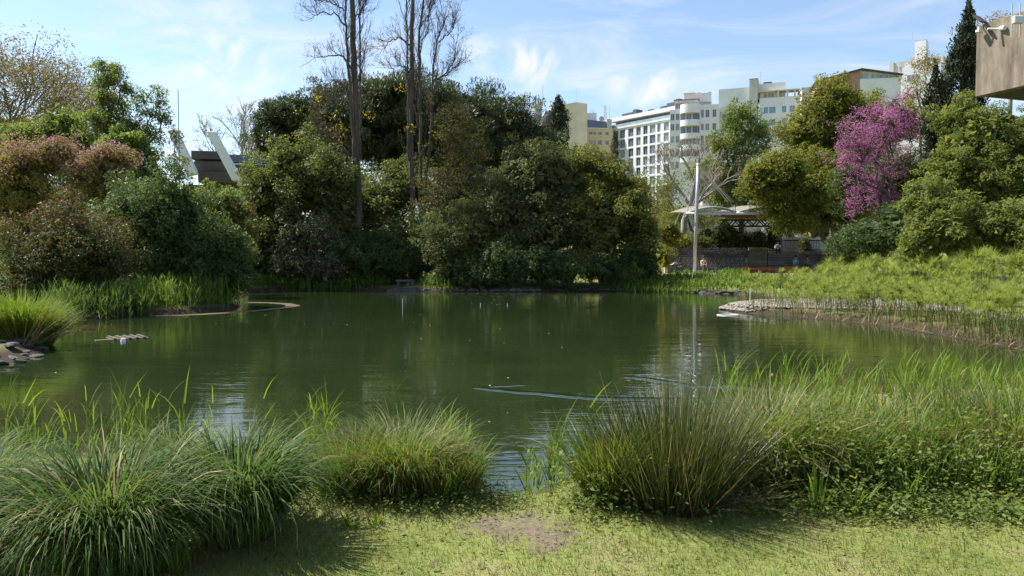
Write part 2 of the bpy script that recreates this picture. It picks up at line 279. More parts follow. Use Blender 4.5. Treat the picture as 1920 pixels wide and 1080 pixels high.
o = N(nt, 'ShaderNodeOutputMaterial'); nt.links.new(p.outputs[0], o.inputs[0]); M['ground'] = m
tag(npobj('ground', np.stack([X, Yg, Z], -1).reshape(-1, 3), np.stack([ii, ii + 1, ii + nx + 1, ii + nx], -1), m, smooth=True), 'grassy park ground and pond banks', 'ground', kind='structure')
# ------------------------------------------------------------------ water
m, nt = newmat('pond water')
tc = N(nt, 'ShaderNodeTexCoord'); P0 = tc.outputs['Object']
def vm(op, a, b=None):
    n = N(nt, 'ShaderNodeVectorMath', operation=op)
    for i, v in enumerate((a, b)):
        if v is None: continue
        if isinstance(v, (tuple, list, np.ndarray)): n.inputs[i].default_value = tuple(v)
        else: nt.links.new(v, n.inputs[i])
    return n.outputs['Value'] if op in ('DOT_PRODUCT', 'DISTANCE', 'LENGTH') else n.outputs[0]
def mt(op, a, b=None, c=None):
    n = N(nt, 'ShaderNodeMath', operation=op)
    for i, v in enumerate((a, b, c)):
        if v is None: continue
        if isinstance(v, (int, float)): n.inputs[i].default_value = v
        else: nt.links.new(v, n.inputs[i])
    return n.outputs[0]
def noise(scale, detail, sc=(1, 1, 1), dist=0.0):
    mp = N(nt, 'ShaderNodeMapping'); mp.inputs['Scale'].default_value = sc; nt.links.new(P0, mp.inputs[0])
    n = N(nt, 'ShaderNodeTexNoise', i_Scale=scale, i_Detail=detail, i_Distortion=dist); nt.links.new(mp.outputs[0], n.inputs['Vector']); return n.outputs[0]
def mrange(v, a, b, c, d):
    n = N(nt, 'ShaderNodeMapRange', interpolation_type='SMOOTHSTEP', i_1=a, i_2=b, i_3=c, i_4=d); nt.links.new(v, n.inputs[0]); return n.outputs[0]
col = ramp(nt, noise(.35, 4, (1, 1.6, 1)), [(.011, .019, .0065), (.0165, .027, .009), (.024, .036, .012)])
silt = None
for px, py, rr in ((1610, 722, 2.0), (1500, 740, 1.4), (1760, 735, 1.4), (100, 620, 3.0)):
    v = mrange(vm('DISTANCE', P0, gp(px, py)), rr * .2, rr, .75, 0); silt = v if silt is None else mt('MAXIMUM', silt, v)
silt = mt('MULTIPLY', silt, mrange(noise(1.6, 4, (.6, 1.6, 1)), .35, .65, .2, 1))
mx = N(nt, 'ShaderNodeMix', data_type='RGBA'); nt.links.new(silt, mx.inputs[0]); nt.links.new(col, mx.inputs[6]); mx.inputs[7].default_value = (.085, .05, .025, 1)
h = mt('MULTIPLY', noise(1.5, 3, (.55, 1.35, 1), .4), .008)
h = mt('ADD', h, mt('MULTIPLY', mt('MULTIPLY', noise(6.5, 2, (.5, 1.5, 1), .3), .0036), mrange(noise(.2, 3), .4, .6, .12, 1)))
for (A, B, w, amp) in ((gp(888, 727), gp(1120, 747), .13, .024), (gp(1120, 747), gp(1420, 750), .13, .018), (gp(1180, 706), gp(1290, 722), .12, .020), (gp(1290, 722), gp(1460, 733), .12, .015), (gp(888, 727), gp(980, 722), .09, .009)):
    A = A[:2]; B = B[:2]; L = np.linalg.norm(B - A); u = (B - A) / L; n = np.array([-u[1], u[0]])
    rel = vm('SUBTRACT', P0, (*A, 0)); s = vm('DOT_PRODUCT', rel, (*u, 0)); d = vm('DOT_PRODUCT', rel, (*n, 0))
    d = mt('ADD', d, mt('MULTIPLY', mt('SUBTRACT', noise(2.2, 3), .5), .22))
    e = mt('POWER', 2.718, mt('MULTIPLY', mt('MULTIPLY', d, d), -1 / (w * w)))
    msk = mt('MULTIPLY', mrange(s, -.05, .1, 0, 1), mrange(s, L - .1, L + .1, 1, 0))
    h = mt('ADD', h, mt('MULTIPLY', mt('MULTIPLY', e, msk), mt('MULTIPLY', mt('COSINE', mt('MULTIPLY', d, 1.6 / w)), amp)))
cr = vm('DISTANCE', P0, gp(1195, 716))   # ring ripples behind the swimming wake
h = mt('ADD', h, mt('MULTIPLY', mt('MULTIPLY', mt('SINE', mt('MULTIPLY', cr, 30)), .0007), mrange(cr, .2, 1.5, 1, 0)))
bp = N(nt, 'ShaderNodeBump', i_Strength=1.0, i_Distance=1.0); nt.links.new(h, bp.inputs['Height'])
p = N(nt, 'ShaderNodeBsdfPrincipled', i_Roughness=.015, i_IOR=1.5); nt.links.new(mx.outputs[2], p.inputs['Base Color']); nt.links.new(bp.outputs[0], p.inputs['Normal']); p.inputs['Specular IOR Level'].default_value = .5
o = N(nt, 'ShaderNodeOutputMaterial'); nt.links.new(p.outputs[0], o.inputs[0])
w = MB(); w.add([(-60, 4, 0), (60, 4, 0), (60, 52, 0), (-60, 52, 0)], [(0, 1, 2, 3)])
tag(w.build('pond_water', m), 'dark green pond water with soft reflections', 'water', kind='structure')
# silt bar just breaking the surface off the left headland
bar = np.array([gp(x, y)[:2] for x, y in ((270, 592), (330, 591.5), (400, 588), (460, 584), (510, 579.5), (543, 575.5), (551, 572.5), (538, 569.5), (505, 567.5), (465, 567))])
tt = np.linspace(0, len(bar) - 1, 60); bar = np.stack([np.interp(tt, np.arange(len(bar)), bar[:, k]) for k in (0, 1)], 1)
for _ in range(6): bar[1:-1] = (bar[:-2] + bar[1:-1] * 2 + bar[2:]) / 4
tn = norm(np.gradient(bar, axis=0)); nn = np.stack([-tn[:, 1], tn[:, 0]], 1); V = []
wd = .5 + .08 * np.sin(np.arange(60) * .7) + .05 * np.sin(np.arange(60) * 1.9)
for k, (o_, z_) in enumerate(((-1, -.03), (-.5, .004), (0, .008), (.5, .004), (1, -.03))): V.append(np.concatenate([bar + nn * (o_ * wd)[:, None], np.full((60, 1), z_)], 1))
V = np.stack(V, 1).reshape(-1, 3); fi = (np.arange(59)[:, None] * 5 + np.arange(4)[None, :]).ravel()
tag(npobj('silt_bar', V, np.stack([fi, fi + 1, fi + 6, fi + 5], -1), M['mud'], smooth=True), 'thin curved brown silt bar at the tip of the left headland', 'silt bar', kind='structure')
# sandy path in front of the amphitheatre
px_, V = np.linspace(7, 60, 70), []
for k, off in enumerate((0, 1.1, 2.2, 3.2)):
    yy = 53.4 + off + .25 * np.sin(px_ * .25); V.append(np.stack([px_, yy, gz(px_, yy) + (.03 if k in (1, 2) else .012)], 1))
V = np.stack(V, 1).reshape(-1, 3); fi = (np.arange(69)[:, None] * 4 + np.arange(3)[None, :]).ravel()
tag(npobj('sandy_path', V, np.stack([fi, fi + 4, fi + 5, fi + 1], -1), M['sand'], smooth=True), 'pale sandy path in front of the amphitheatre', 'path', kind='structure')
# ------------------------------------------------------------------ plant builders
def rdir(rng, n):
    v = rng.normal(size=(n, 3)); return norm(v)
def leaf_cloud(rng, cen, rad, n, size, aspect=.5, shape='tri', outw=.6, upw=.35, rnd=.7, squash=.8, axis_up=0., droop=0., inner=.45):
    """n leaves spread over the clumps (centre, radius); returns V, F"""
    cen = np.asarray(cen, float); rad = np.asarray(rad, float); pw = rad ** 2; idx = rng.choice(len(cen), n, p=pw / pw.sum())
    d = rdir(rng, n); r = inner + (1 - inner) * np.sqrt(rng.random(n)); pos = cen[idx] + d * (r * rad[idx])[:, None] * np.array([1, 1, squash])
    nrm = norm(d * outw + np.array([0, 0, upw]) + rdir(rng, n) * rnd)
    ax = norm(d * .8 + rdir(rng, n) + np.array([0, 0, axis_up - droop])); ax = norm(ax - nrm * (ax * nrm).sum(1, keepdims=True)); sd = np.cross(nrm, ax)
    L = size * rng.uniform(.6, 1.35, n)[:, None]; W = L * aspect
    if shape == 'tri':
        V = np.stack([pos - ax * L * .4, pos + ax * L * .6 + sd * W * .5, pos + ax * L * .45 - sd * W * .5], 1).reshape(-1, 3); return V, np.arange(3 * n).reshape(-1, 3)
    V = np.stack([pos, pos + ax * L * .45 + sd * W * .5 + nrm * L * .06, pos + ax * L, pos + ax * L * .45 - sd * W * .5 + nrm * L * .06], 1).reshape(-1, 3); return V, np.arange(4 * n).reshape(-1, 4)
def lobe(px, py, hw, hh, Y, ry=.85):
    c = at(px, py, Y); k = Y / F; return (c, np.array([hw * k, (hw + hh) / 2 * k * ry, hh * k]))
def clumps(rng, lobes, cr, dens=1.0, ground=True, rough=.34):
    cs, rs = [], []
    for c, r in lobes:
        n = max(6, int(dens * 4 * math.pi * ((r[0] * r[1] * r[2]) ** (2 / 3)) / (cr * cr * 2.2)))
        d = rdir(rng, n); bump = 1.02 + .26 * np.sin(d[:, 0] * 4 + c[0]) * np.sin(d[:, 2] * 5 + c[1]) + .13 * np.sin(d[:, 0] * 9 + d[:, 1] * 6 + c[2]) + .08 * np.sin(d[:, 2] * 13 + c[0] * 3)
        f = rng.uniform(1 - rough, 1.0, n) * bump; f[rng.random(n) < .2] *= .65; spk = rng.random(n) < .1; f[spk] *= 1.14
        cs.append(c + d * (r - cr * .2) * f[:, None]); rs.append(cr * rng.uniform(.55, 1.35, n) * np.where(spk, .6, 1))
    cs = np.concatenate(cs); rs = np.concatenate(rs)
    if ground:
        z = gz(cs[:, 0], cs[:, 1]); k = cs[:, 2] > z - .1; cs, rs, z = cs[k], rs[k], z[k]; cs[:, 2] = np.maximum(cs[:, 2], z + rs * .35)
    return cs, rs
def limb(rng, a, b, r0, r1, wob=.08, k=6):
    t = np.linspace(0, 1, k)[:, None]; p = a + (b - a) * t; L = np.linalg.norm(b - a)
    w = rng.normal(size=(k, 3)) * L * wob; w[0] = 0; w[-1] = 0; w[:, 2] += .25 * L * wob * np.sin(t[:, 0] * math.pi); return p + w, np.linspace(r0, r1, k)
def skeleton(rng, base, lobes, cs, r0, frac=.35, sides=6, lean=None):
    """trunk to the crown's middle, a limb to each lobe, branches to the clumps"""
    parts = []; top = np.mean([c for c, r in lobes], 0); low = min(c[2] - r[2] * .55 for c, r in lobes)
    fork = base + (top - base) * np.clip((low - base[2]) / max(top[2] - base[2], .1), .15, .8)
    parts.append(tube(*limb(rng, base - np.array([0, 0, .2]), fork, r0, r0 * .75, .03, 7), sides + 2))
    ends = []
    for c, r in lobes:
        q, qr = limb(rng, fork, c + np.array([0, 0, r[2] * .35]), r0 * .6, r0 * .16, .08, 8); parts.append(tube(q, qr, sides)); ends += [(q[i], qr[i]) for i in range(2, 8)]
    ep = np.array([e[0] for e in ends]); er = np.array([e[1] for e in ends])
    for c in cs[rng.random(len(cs)) < frac]:
        i = np.argmin(np.linalg.norm(ep - c, axis=1) + .35 * np.abs(rng.normal(size=len(ep)))); parts.append(tube(*limb(rng, ep[i], c, max(er[i] * .5, .025), .012, .09, 4), 3))
    return merge(parts)
SEED = [100]
def plant(name, label, cat, basepx, lobes, mat, n, size, cr=.7, dens=1.0, aspect=.5, trunk=.14, bark='bark', extra=None, group=None, frac=.3, core=True, ground=True, rough=.34, trunkname='trunk', **kw):
    """a tree or shrub: Empty > trunk, crown (and blossom or tinted tips). basepx: (px, Y) of the foot"""
    SEED[0] += 1; rng = np.random.default_rng(SEED[0]); size = size * .77; n = int(n * 1.24)
    bx = (basepx[0] - 960) / F * basepx[1]; base = np.array([bx, basepx[1], g1(bx, basepx[1])])
    e = empty(name, tuple(base), label, cat, group); cs, rs = clumps(rng, lobes, cr, dens, ground, rough)
    parts = [leaf_cloud(rng, cs, rs, int(n), size, aspect, **kw)]
    if core:   # outsized inner leaves, added as occluders to keep the crown's interior dark
        cc, rr = [], []
        for c, r in lobes: k = 40; cc.append(c + rdir(rng, k) * r * rng.uniform(.2, .62, (k, 1))); rr.append(np.full(k, min(r) * .28))
        cc = np.concatenate(cc); rr = np.concatenate(rr); z = gz(cc[:, 0], cc[:, 1]); kk = cc[:, 2] > z + .15; cc, rr = cc[kk], rr[kk]
        parts.append(leaf_cloud(rng, cc, rr, max(600, int(n * .12)), size * 3.2, .6, squash=.8))
    npobj('crown', *merge(parts), M[mat], e)
    npobj(trunkname, *skeleton(rng, base, lobes, cs, trunk, frac), M[bark], e, smooth=True)
    if extra:
        for nm, mt_, cnt, sz, cond in extra:
            k = cond(cs) if cond else np.ones(len(cs), bool)
            if k.sum() > 2: npobj(nm, *leaf_cloud(rng, cs[k] + np.array([0, 0, .05]), rs[k] * 1.06, int(cnt * 1.6), sz * .72, .6, inner=.8, upw=.5), M[mt_], e)
    return e
def blades(rng, root, az, lean, L, W, bend, seg=5, power=1.3, base_w=.6):
    n = len(root); p = root.copy(); sa = az + rng.normal(0, .5, n); side = np.stack([-np.sin(sa), np.cos(sa), rng.normal(0, .15, n)], 1); rows = []
    for k in range(seg + 1):
        s = k / seg; w = W * (base_w + (1 - base_w) * min(1, s * 3)) * (1 - s ** 2.2) + .0006; rows.append(np.stack([p - side * w[:, None] / 2, p + side * w[:, None] / 2], 1))
        if k < seg:
            th = lean + bend * ((k + .5) / seg) ** power; p = p + np.stack([np.sin(th) * np.cos(az), np.sin(th) * np.sin(az), np.cos(th)], 1) * (L / seg)[:, None]
    V = np.stack(rows, 1).reshape(-1, 3); b = (np.arange(n) * (seg + 1) * 2)[:, None] + (np.arange(seg) * 2)[None, :]; b = b.ravel()
    return V, np.stack([b, b + 1, b + 3, b + 2], -1)
def disc(rng, n, cx, cy, r, ry=None):
    a = rng.uniform(0, 2 * math.pi, n); q = np.sqrt(rng.random(n)); x = cx + q * r * np.cos(a); y = cy + q * (ry or r) * np.sin(a); return x, y
def tussock(name, label, c, r0, n, L, lean=(0.05, .75), bend=(.7, 1.7), W=.008, mat='grass', dry=.08, cat='grass clump', group=None, seg=6, zoff=0., drymat='dry', power=1.3, shade_thatch=0.):
    SEED[0] += 1; rng = np.random.default_rng(SEED[0]); z0 = g1(c[0], c[1]); e = empty(name, (c[0], c[1], z0), label, cat, group)
    for nm, mm, k in (('green_blades', mat, n), ('dry_blades', drymat, int(n * dry)), ('shade_thatch', 'shade_thatch', int(n * shade_thatch))):  # short dark dead stems put the shade of the clump's heart into colour
        if k < 5: continue
        x, y = disc(rng, k, c[0], c[1], r0); out = np.arctan2(y - c[1], x - c[0]) + rng.normal(0, .55, k)
        q = np.hypot(x - c[0], y - c[1]) / r0; ln = lean[0] + (lean[1] - lean[0]) * np.clip(q * .7 + rng.normal(.1, .22, k), 0, 1.2); Ls = L * rng.uniform(.5, 1.12, k) * (.5 if nm == 'shade_thatch' else 1); ln = ln * (.45 if nm == 'shade_thatch' else 1)
        z = gz(x, y) - .02 + zoff
        npobj(nm, *blades(rng, np.stack([x, y, z], 1), out, np.abs(ln), Ls, W * rng.uniform(.6, 1.3, k), rng.uniform(*bend, k), seg, power), M[mm], e)
    return e
def reeds(rng, x, y, H, leafL=.3, W=.012, stemW=.006, per=5, z=None, lean=.08):
    n = len(x); z = gz(x, y) if z is None else z; z = np.maximum(z, -.12); az = rng.uniform(0, 6.28, n); ln = np.abs(rng.normal(0, lean, n)); root = np.stack([x, y, z - .02], 1)
    parts = [blades(rng, root, az, ln, H, np.full(n, stemW), np.full(n, .08), 3)]
    for k in range(per):
        t = (k + .6 + rng.uniform(-.3, .3, n)) / per * .9 + .08; d = np.stack([np.sin(ln) * np.cos(az), np.sin(ln) * np.sin(az), np.cos(ln)], 1)
        q = root + d * (H * t)[:, None]; parts.append(blades(rng, q, rng.uniform(0, 6.28, n), rng.uniform(.15, .6, n), leafL * rng.uniform(.6, 1.2, n), W * rng.uniform(.7, 1.2, n), rng.uniform(.1, .9, n), 3, base_w=.9))
    return merge(parts)
def grow(rng, p, d, L, r, depth, out, tips, P):
    n = P.get('seg', 5); pts = [p]; step = L / n
    for i in range(n):
        d = d + rng.normal(0, P['wob'], 3) + np.array([0, 0, P['up']]); d = d / np.linalg.norm(d); p = p + d * step; pts.append(p)
    pts = np.array(pts); rad = np.linspace(r, max(r * P['taper'], P['rmin']), n + 1); out.append((pts, rad, depth))
    if depth == 0: tips.append(p); return
    for k in range(P['nb'][depth]):
        t = rng.uniform(P.get('t0', .3), 1.0) if k else 1.0; f = t * n; i = min(int(f), n - 1); q = pts[i] + (pts[i + 1] - pts[i]) * (f - i); dd = norm(pts[i + 1] - pts[i])
        perp = norm(np.cross(dd, rdir(rng, 1)[0])); a = rng.normal(P['ang'], .15) if k else rng.normal(.2, .1); nd = dd * math.cos(a) + perp * math.sin(a)
        grow(rng, q, nd, L * P['ratio'] * rng.uniform(.7, 1.15) * (1.15 - .45 * t), max(np.interp(f, np.arange(n + 1), rad) * (.62 if k else .85), P['rmin']), depth - 1, out, tips, P)
def bough(out): return merge([tube(p, r, 7 if dp >= 3 else (5 if dp == 2 else 3)) for p, r, dp in out])
# ------------------------------------------------------------------ bare and half-bare trees
def bare_tree(name, label, foot, d, L, r, P, depth, bark, leaf=None, n=0, size=.15, cr=.5, cat='tree', group=None, stems=None, leafname='young_leaves'):
    SEED[0] += 1; rng = np.random.default_rng(SEED[0]); bx = (foot[0] - 960) / F * foot[1]; base = np.array([bx, foot[1], g1(bx, foot[1]) - .2])
    e = empty(name, tuple(base + np.array([0, 0, .2])), label, cat, group); out, tips = [], []
    zmax = 17.6 if name == 'plane_tree' else 1e9
    for st in (stems or [(np.zeros(3), np.array(d, float), L, r)]): grow(rng, base + st[0], norm(np.array(st[1], float)), st[2], st[3], depth, out, tips, P)
    out = [q for q in out if q[0][:, 2].max() < zmax]; tips = [t for t in tips if t[2] < zmax]
    npobj('trunk_and_branches', *bough(out), M[bark], e, smooth=True)
    if leaf: tips = np.array(tips); npobj(leafname, *leaf_cloud(rng, tips, rng.uniform(.5, 1.2, len(tips)) * cr, n, size, .5, inner=.1), M[leaf], e)
    return e, tips
PL = dict(seg=5, wob=.13, up=.03, taper=.55, rmin=.012, nb={4: 7, 3: 5, 2: 5, 1: 5}, ang=.6, ratio=.79, t0=.35)
bare_tree('plane_tree', 'tall plane tree with thin brown spring leaves at the left edge', (-15, 55), (.04, 0, 1), 9.8, .45, PL, 4, 'barkplane', 'brownbud', 36000, .17, 1.1)
PB = dict(seg=5, wob=.11, up=.05, taper=.5, rmin=.032, nb={4: 5, 3: 5, 2: 5, 1: 4}, ang=.62, ratio=.68, t0=.3)
bare_tree('bare_tree', 'bare pale tree behind the slanted concrete beams, the left one of two', (418, 112), (.0, 0, 1), 12.5, .36, PB, 4, 'barkpale', 'brownbud', 1500, .2, .6, group='bare trees behind the far left building')
bare_tree('bare_tree', 'bare pale tree next to the stone pines, the right one of two', (462, 114), (.06, 0, 1), 12.2, .4, PB, 4, 'barkpale', 'brownbud', 1800, .2, .6, group='bare trees behind the far left building')
PV = dict(seg=5, wob=.14, up=.06, taper=.5, rmin=.014, nb={4: 6, 3: 5, 2: 5, 1: 4}, ang=.6, ratio=.66, t0=.3)
bare_tree('pale_bare_tree', 'leafless grey tree with dark base beside the white mast', (1280, 64), (-.03, 0, 1), 6.6, .3, PV, 4, 'barkpale', 'brownbud', 3500, .12, .5)
def poplar(name, label, foot, stems, sidebr, seed, yl):
    rng = np.random.default_rng(seed); bx = (foot[0] - 960) / F * foot[1]; bz = g1(bx, foot[1]); e = empty(name, (bx, foot[1], bz), label, 'tree', 'two tall poplars on the far bank'); parts, tips = [], []
    for pts, r0, r1 in stems:      # stems traced as (px, py) heights at the tree's own distance
        P = np.array([at(x, y, foot[1] + dy) for x, y, dy in pts]); P[0, 2] = min(P[0, 2], bz - .2) if pts[0][1] > 500 else P[0, 2]
        t = np.linspace(0, len(P) - 1, 26); Q = np.stack([np.interp(t, np.arange(len(P)), P[:, k]) for k in range(3)], 1); Q[1:-1] += rng.normal(0, .035, (24, 3)); rad = np.linspace(r0, r1, 26); rad[:3] *= np.array([1.35, 1.15, 1.05])
        parts.append(tube(Q, rad, 9))
        for f in np.linspace(.28, .98, 38):          # upright shoots hugging the stem
            i = int(f * 25); a = rng.uniform(0, 6.28); out = []; dd = np.array([math.cos(a) * .5, math.sin(a) * .5, 1.0])
            grow(rng, Q[i] + np.array([math.cos(a), math.sin(a), 0]) * rad[i] * .6, norm(dd), rng.uniform(1.0, 2.3), .02, 2, out, tips, dict(seg=4, wob=.13, up=.24, taper=.45, rmin=.006, nb={2: 3, 1: 3}, ang=.55, ratio=.55, t0=.25)); parts.append(bough(out))
    for pts, r0 in sidebr:          # the wide curving side branches
        P = np.array([at(x, y, foot[1] + dy) for x, y, dy in pts]); t = np.linspace(0, len(P) - 1, 12); Q = np.stack([np.interp(t, np.arange(len(P)), P[:, k]) for k in range(3)], 1); Q[1:-1] += rng.normal(0, .05, (10, 3)); rad = np.linspace(r0 * .7, .015, 12); parts.append(tube(Q, rad, 6))
        for i in range(2, 12):
            for _ in range(2):
                out = []; dd = norm(Q[min(i + 1, 11)] - Q[i - 1]) + rdir(rng, 1)[0] * .8 + np.array([0, 0, .45]); grow(rng, Q[i], norm(dd), rng.uniform(.7, 1.3), .017, 2, out, tips, dict(seg=4, wob=.2, up=.12, taper=.45, rmin=.006, nb={2: 4, 1: 3}, ang=.7, ratio=.6, t0=.2)); parts.append(bough(out))
    npobj('trunk_and_branches', *merge(parts), M['barkpop'], e, smooth=True); tips = np.array(tips)
    npobj('buds', *leaf_cloud(rng, tips, np.full(len(tips), .3), 3500, .08, .5, inner=.1), M['brownbud'], e)
    yc = np.array([at(x, y, foot[1] - .6) for x, y in yl]); npobj('yellow_creeper_leaves', *leaf_cloud(rng, yc, rng.uniform(.25, .6, len(yc)), 15 * len(yc), .12, .8, inner=.1), M['yellowleaf'], e)
poplar('poplar_tree', 'tall bare poplar with one thick dark trunk, the left one of two', (672, 52), [([(674, 545, 0), (672, 400, 0), (668, 250, 0), (663, 100, 0), (660, 0, 0), (657, -120, 0)], .31, .13), ([(668, 330, -.3), (655, 150, -.3), (649, 60, 0), (645, -80, 0)], .13, .05), ([(676, 300, .3), (676, 150, .3), (674, 0, .3), (672, -90, .3)], .07, .03)],
       [([(658, 128, 0), (640, 102, 0), (615, 105, 0), (590, 108, 0)], .12), ([(652, 50, 0), (630, 28, 0), (605, 22, 0), (585, 34, 0)], .1), ([(668, 170, 0), (676, 125, 0), (684, 100, 0)], .08), ([(650, 165, 0), (628, 150, 0), (606, 165, .4)], .08), ([(655, 290, 0), (630, 268, 0), (605, 260, 0), (590, 230, 0)], .1), ([(664, 30, 0), (680, 20, 0), (688, 0, 0)], .07), ([(655, 330, 0), (635, 280, 0), (610, 265, 0), (585, 262, 0)], .1), ([(645, 20, 0), (625, 5, 0), (600, 2, 0)], .08), ([(650, 205, 0), (634, 185, 0), (618, 195, 0)], .07)], 11,
       [(600, 190), (590, 180), (640, 235), (645, 255), (632, 245), (628, 258), (652, 240), (585, 330), (590, 370), (575, 380), (595, 360), (610, 330), (572, 390), (625, 215), (560, 210), (548, 260), (638, 265), (570, 330)])
poplar('poplar_tree', 'tall bare poplar with several parallel stems, the right one of two', (778, 53), [([(776, 548, 0), (773, 400, 0), (771, 250, 0), (771, 100, 0), (773, 0, 0), (775, -110, 0)], .23, .1), ([(786, 520, .3), (788, 350, .3), (788, 180, .3), (786, 60, .3), (800, -60, .3)], .15, .06), ([(795, 400, .2), (808, 240, .2), (810, 150, .2), (820, 75, .2), (838, 30, .2)], .1, .03), ([(766, 300, -.2), (764, 100, -.2), (760, -80, -.2)], .08, .04)],
       [([(768, 85, 0), (748, 70, 0), (730, 78, 0), (718, 92, 0)], .1), ([(810, 150, 0), (826, 148, 0), (848, 120, 0), (858, 70, 0)], .11), ([(820, 148, 0), (842, 138, 0), (862, 120, 0)], .09), ([(790, 50, 0), (806, 20, 0), (815, 0, 0)], .08), ([(768, 135, 0), (750, 122, 0), (736, 128, 0)], .07), ([(822, 80, 0), (846, 62, 0), (853, 30, 0)], .07), ([(788, 100, 0), (800, 60, 0), (806, 20, 0)], .07)], 12,
       [(720, 375), (718, 400), (722, 415), (790, 270), (780, 300), (690, 215), (752, 165), (830, 225), (850, 280), (840, 275), (865, 262), (815, 250), (880, 255), (870, 300), (860, 330), (720, 430), (845, 345), (700, 222), (770, 240)])
# ------------------------------------------------------------------ left bank trees and shrubs
top = lambda y: (lambda cs: cs[:, 2] > y)
plant('young_tree', 'slender bright green tree rising above the pink blossom on the left', 'tree', (202, 44), [lobe(190, 122, 22, 18, 44), lobe(213, 130, 26, 22, 44.5), lobe(200, 150, 34, 20, 43.6), lobe(232, 165, 20, 18, 44), lobe(190, 185, 26, 26, 44), lobe(222, 195, 28, 26, 44.6), lobe(175, 222, 26, 24, 43.7), lobe(208, 235, 46, 34, 44)], 'freshgreen', 7000, .2, .36, .9, trunk=.13, rough=.75, frac=.7, core=False)
plant('thin_tree', 'thin leaning green tree with open branches left of the flagpole', 'tree', (245, 45), [lobe(262, 185, 20, 18, 45), lobe(298, 168, 16, 14, 45), lobe(303, 195, 18, 16, 45.4), lobe(280, 212, 22, 18, 44.6), lobe(306, 218, 12, 11, 45), lobe(258, 235, 26, 20, 45), lobe(272, 255, 36, 28, 45)], 'freshgreen', 4200, .19, .34, .75, trunk=.1, rough=.55, frac=.7, core=False)
plant('bushy_tree', 'yellow green bushy tree below the plane tree', 'tree', (70, 44), [lobe(40, 262, 60, 40, 44), lobe(115, 240, 50, 40, 44), lobe(150, 285, 60, 55, 44), lobe(20, 300, 60, 40, 44)], 'freshgreen', 17000, .2, .5, rough=.5)
plant('green_tree', 'mid green tree between the slender tree and the left concrete beam', 'tree', (270, 42), [lobe(225, 285, 50, 48, 42), lobe(268, 308, 30, 44, 42), lobe(255, 370, 45, 45, 42)], 'freshgreen', 17000, .22, .55)
plant('sapling', 'dark thin sapling in front of the left concrete beam', 'tree', (335, 41), [lobe(326, 255, 12, 26, 41), lobe(332, 305, 12, 36, 41)], 'tangle', 650, .18, .35, .8, trunk=.07, rough=.5, frac=.9, core=False)
plant('judas_tree', 'fading pink and yellow Judas tree at the left edge', 'tree', (60, 35), [lobe(50, 310, 78, 48, 35), lobe(110, 290, 42, 42, 35), lobe(30, 370, 70, 60, 35)], 'judasfaded', 17000, .15, .5, extra=[('blossom', 'judas', 1500, .13, top(6.2))])
plant('judas_tree', 'smaller fading pink Judas tree above the dark shrubs on the left', 'tree', (205, 34.5), [lobe(205, 302, 48, 36, 34.5), lobe(180, 340, 50, 50, 34.5)], 'judasfaded', 9000, .15, .45, extra=[('blossom', 'judas', 1600, .13, top(5.8))])
plant('shrub', 'round shrub with red young leaf tips at the left water edge', 'shrub', (130, 28), [lobe(130, 470, 112, 92, 28), lobe(80, 500, 85, 75, 28), lobe(185, 500, 65, 75, 28)], 'photinia', 30000, .13, .42, trunk=.1, extra=[('red_tips', 'redleaf', 700, .11, top(3.0))], trunkname='stems')
plant('shrub', 'large dark evergreen shrub between the red tipped and the round green shrub', 'shrub', (310, 31), [lobe(310, 400, 80, 92, 31), lobe(290, 480, 90, 70, 31), lobe(350, 490, 70, 65, 31), lobe(245, 400, 60, 70, 32)], 'darkgreen', 32000, .15, .5, trunk=.14, trunkname='stems')
plant('shrub', 'low rounded green shrub at the tip of the left headland', 'shrub', (425, 31.5), [lobe(425, 475, 50, 72, 31.5), lobe(395, 490, 50, 60, 31), lobe(440, 510, 34, 40, 31)], 'darkgreen', 17000, .14, .42, trunk=.08, extra=[('new_leaves', 'midgreen', 2200, .13, top(2.2))], trunkname='stems')
plant('shrub', 'brownish green shrub just below the slanted concrete beams', 'shrub', (410, 40), [lobe(395, 385, 45, 38, 40), lobe(435, 390, 36, 40, 40), lobe(405, 430, 60, 60, 40)], 'midgreen', 12000, .19, .5, extra=[('red_leaves', 'redleaf', 900, .16, lambda c: c[:, 0] > at(432, 0, 40)[0])], trunkname='stems')
plant('backing_tree', 'dense dark tree filling the left edge behind the shrubs', 'tree', (20, 38), [lobe(10, 420, 90, 110, 38), lobe(120, 400, 80, 80, 39), lobe(230, 400, 80, 80, 39)], 'evergreen', 22000, .2, .6)
plant('hedge_shrub', 'dull green shrub closing the gap behind the headland', 'shrub', (330, 48), [lobe(290, 425, 80, 62, 48), lobe(420, 440, 70, 60, 48), lobe(500, 440, 60, 60, 52)], 'evergreen', 18000, .24, .65)
plant('broad_tree', 'broad tree with its sunlit top coloured lime left of the poplars', 'tree', (560, 51), [lobe(560, 330, 95, 80, 51), lobe(505, 370, 55, 75, 51), lobe(620, 360, 55, 70, 51), lobe(540, 440, 75, 65, 50)], 'evergreen', 33000, .24, .62, extra=[('sun_coloured_leaves', 'freshgreen', 4200, .22, lambda c: (c[:, 2] > 6.2) & (c[:, 0] < at(600, 0, 51)[0]))])  # sunlight painted as lighter leaves on the crown's upper left
plant('silver_shrub', 'pale silvery leaved shrub left of the poplar trunk', 'shrub', (580, 48.2), [lobe(585, 435, 40, 30, 48.4), lobe(622, 455, 30, 30, 49), lobe(538, 440, 22, 35, 48.2), lobe(560, 490, 45, 40, 48.4), lobe(610, 500, 40, 35, 48.4), lobe(530, 490, 26, 40, 48.4)], 'silver', 9000, .17, .38, rough=.6, trunkname='stems')
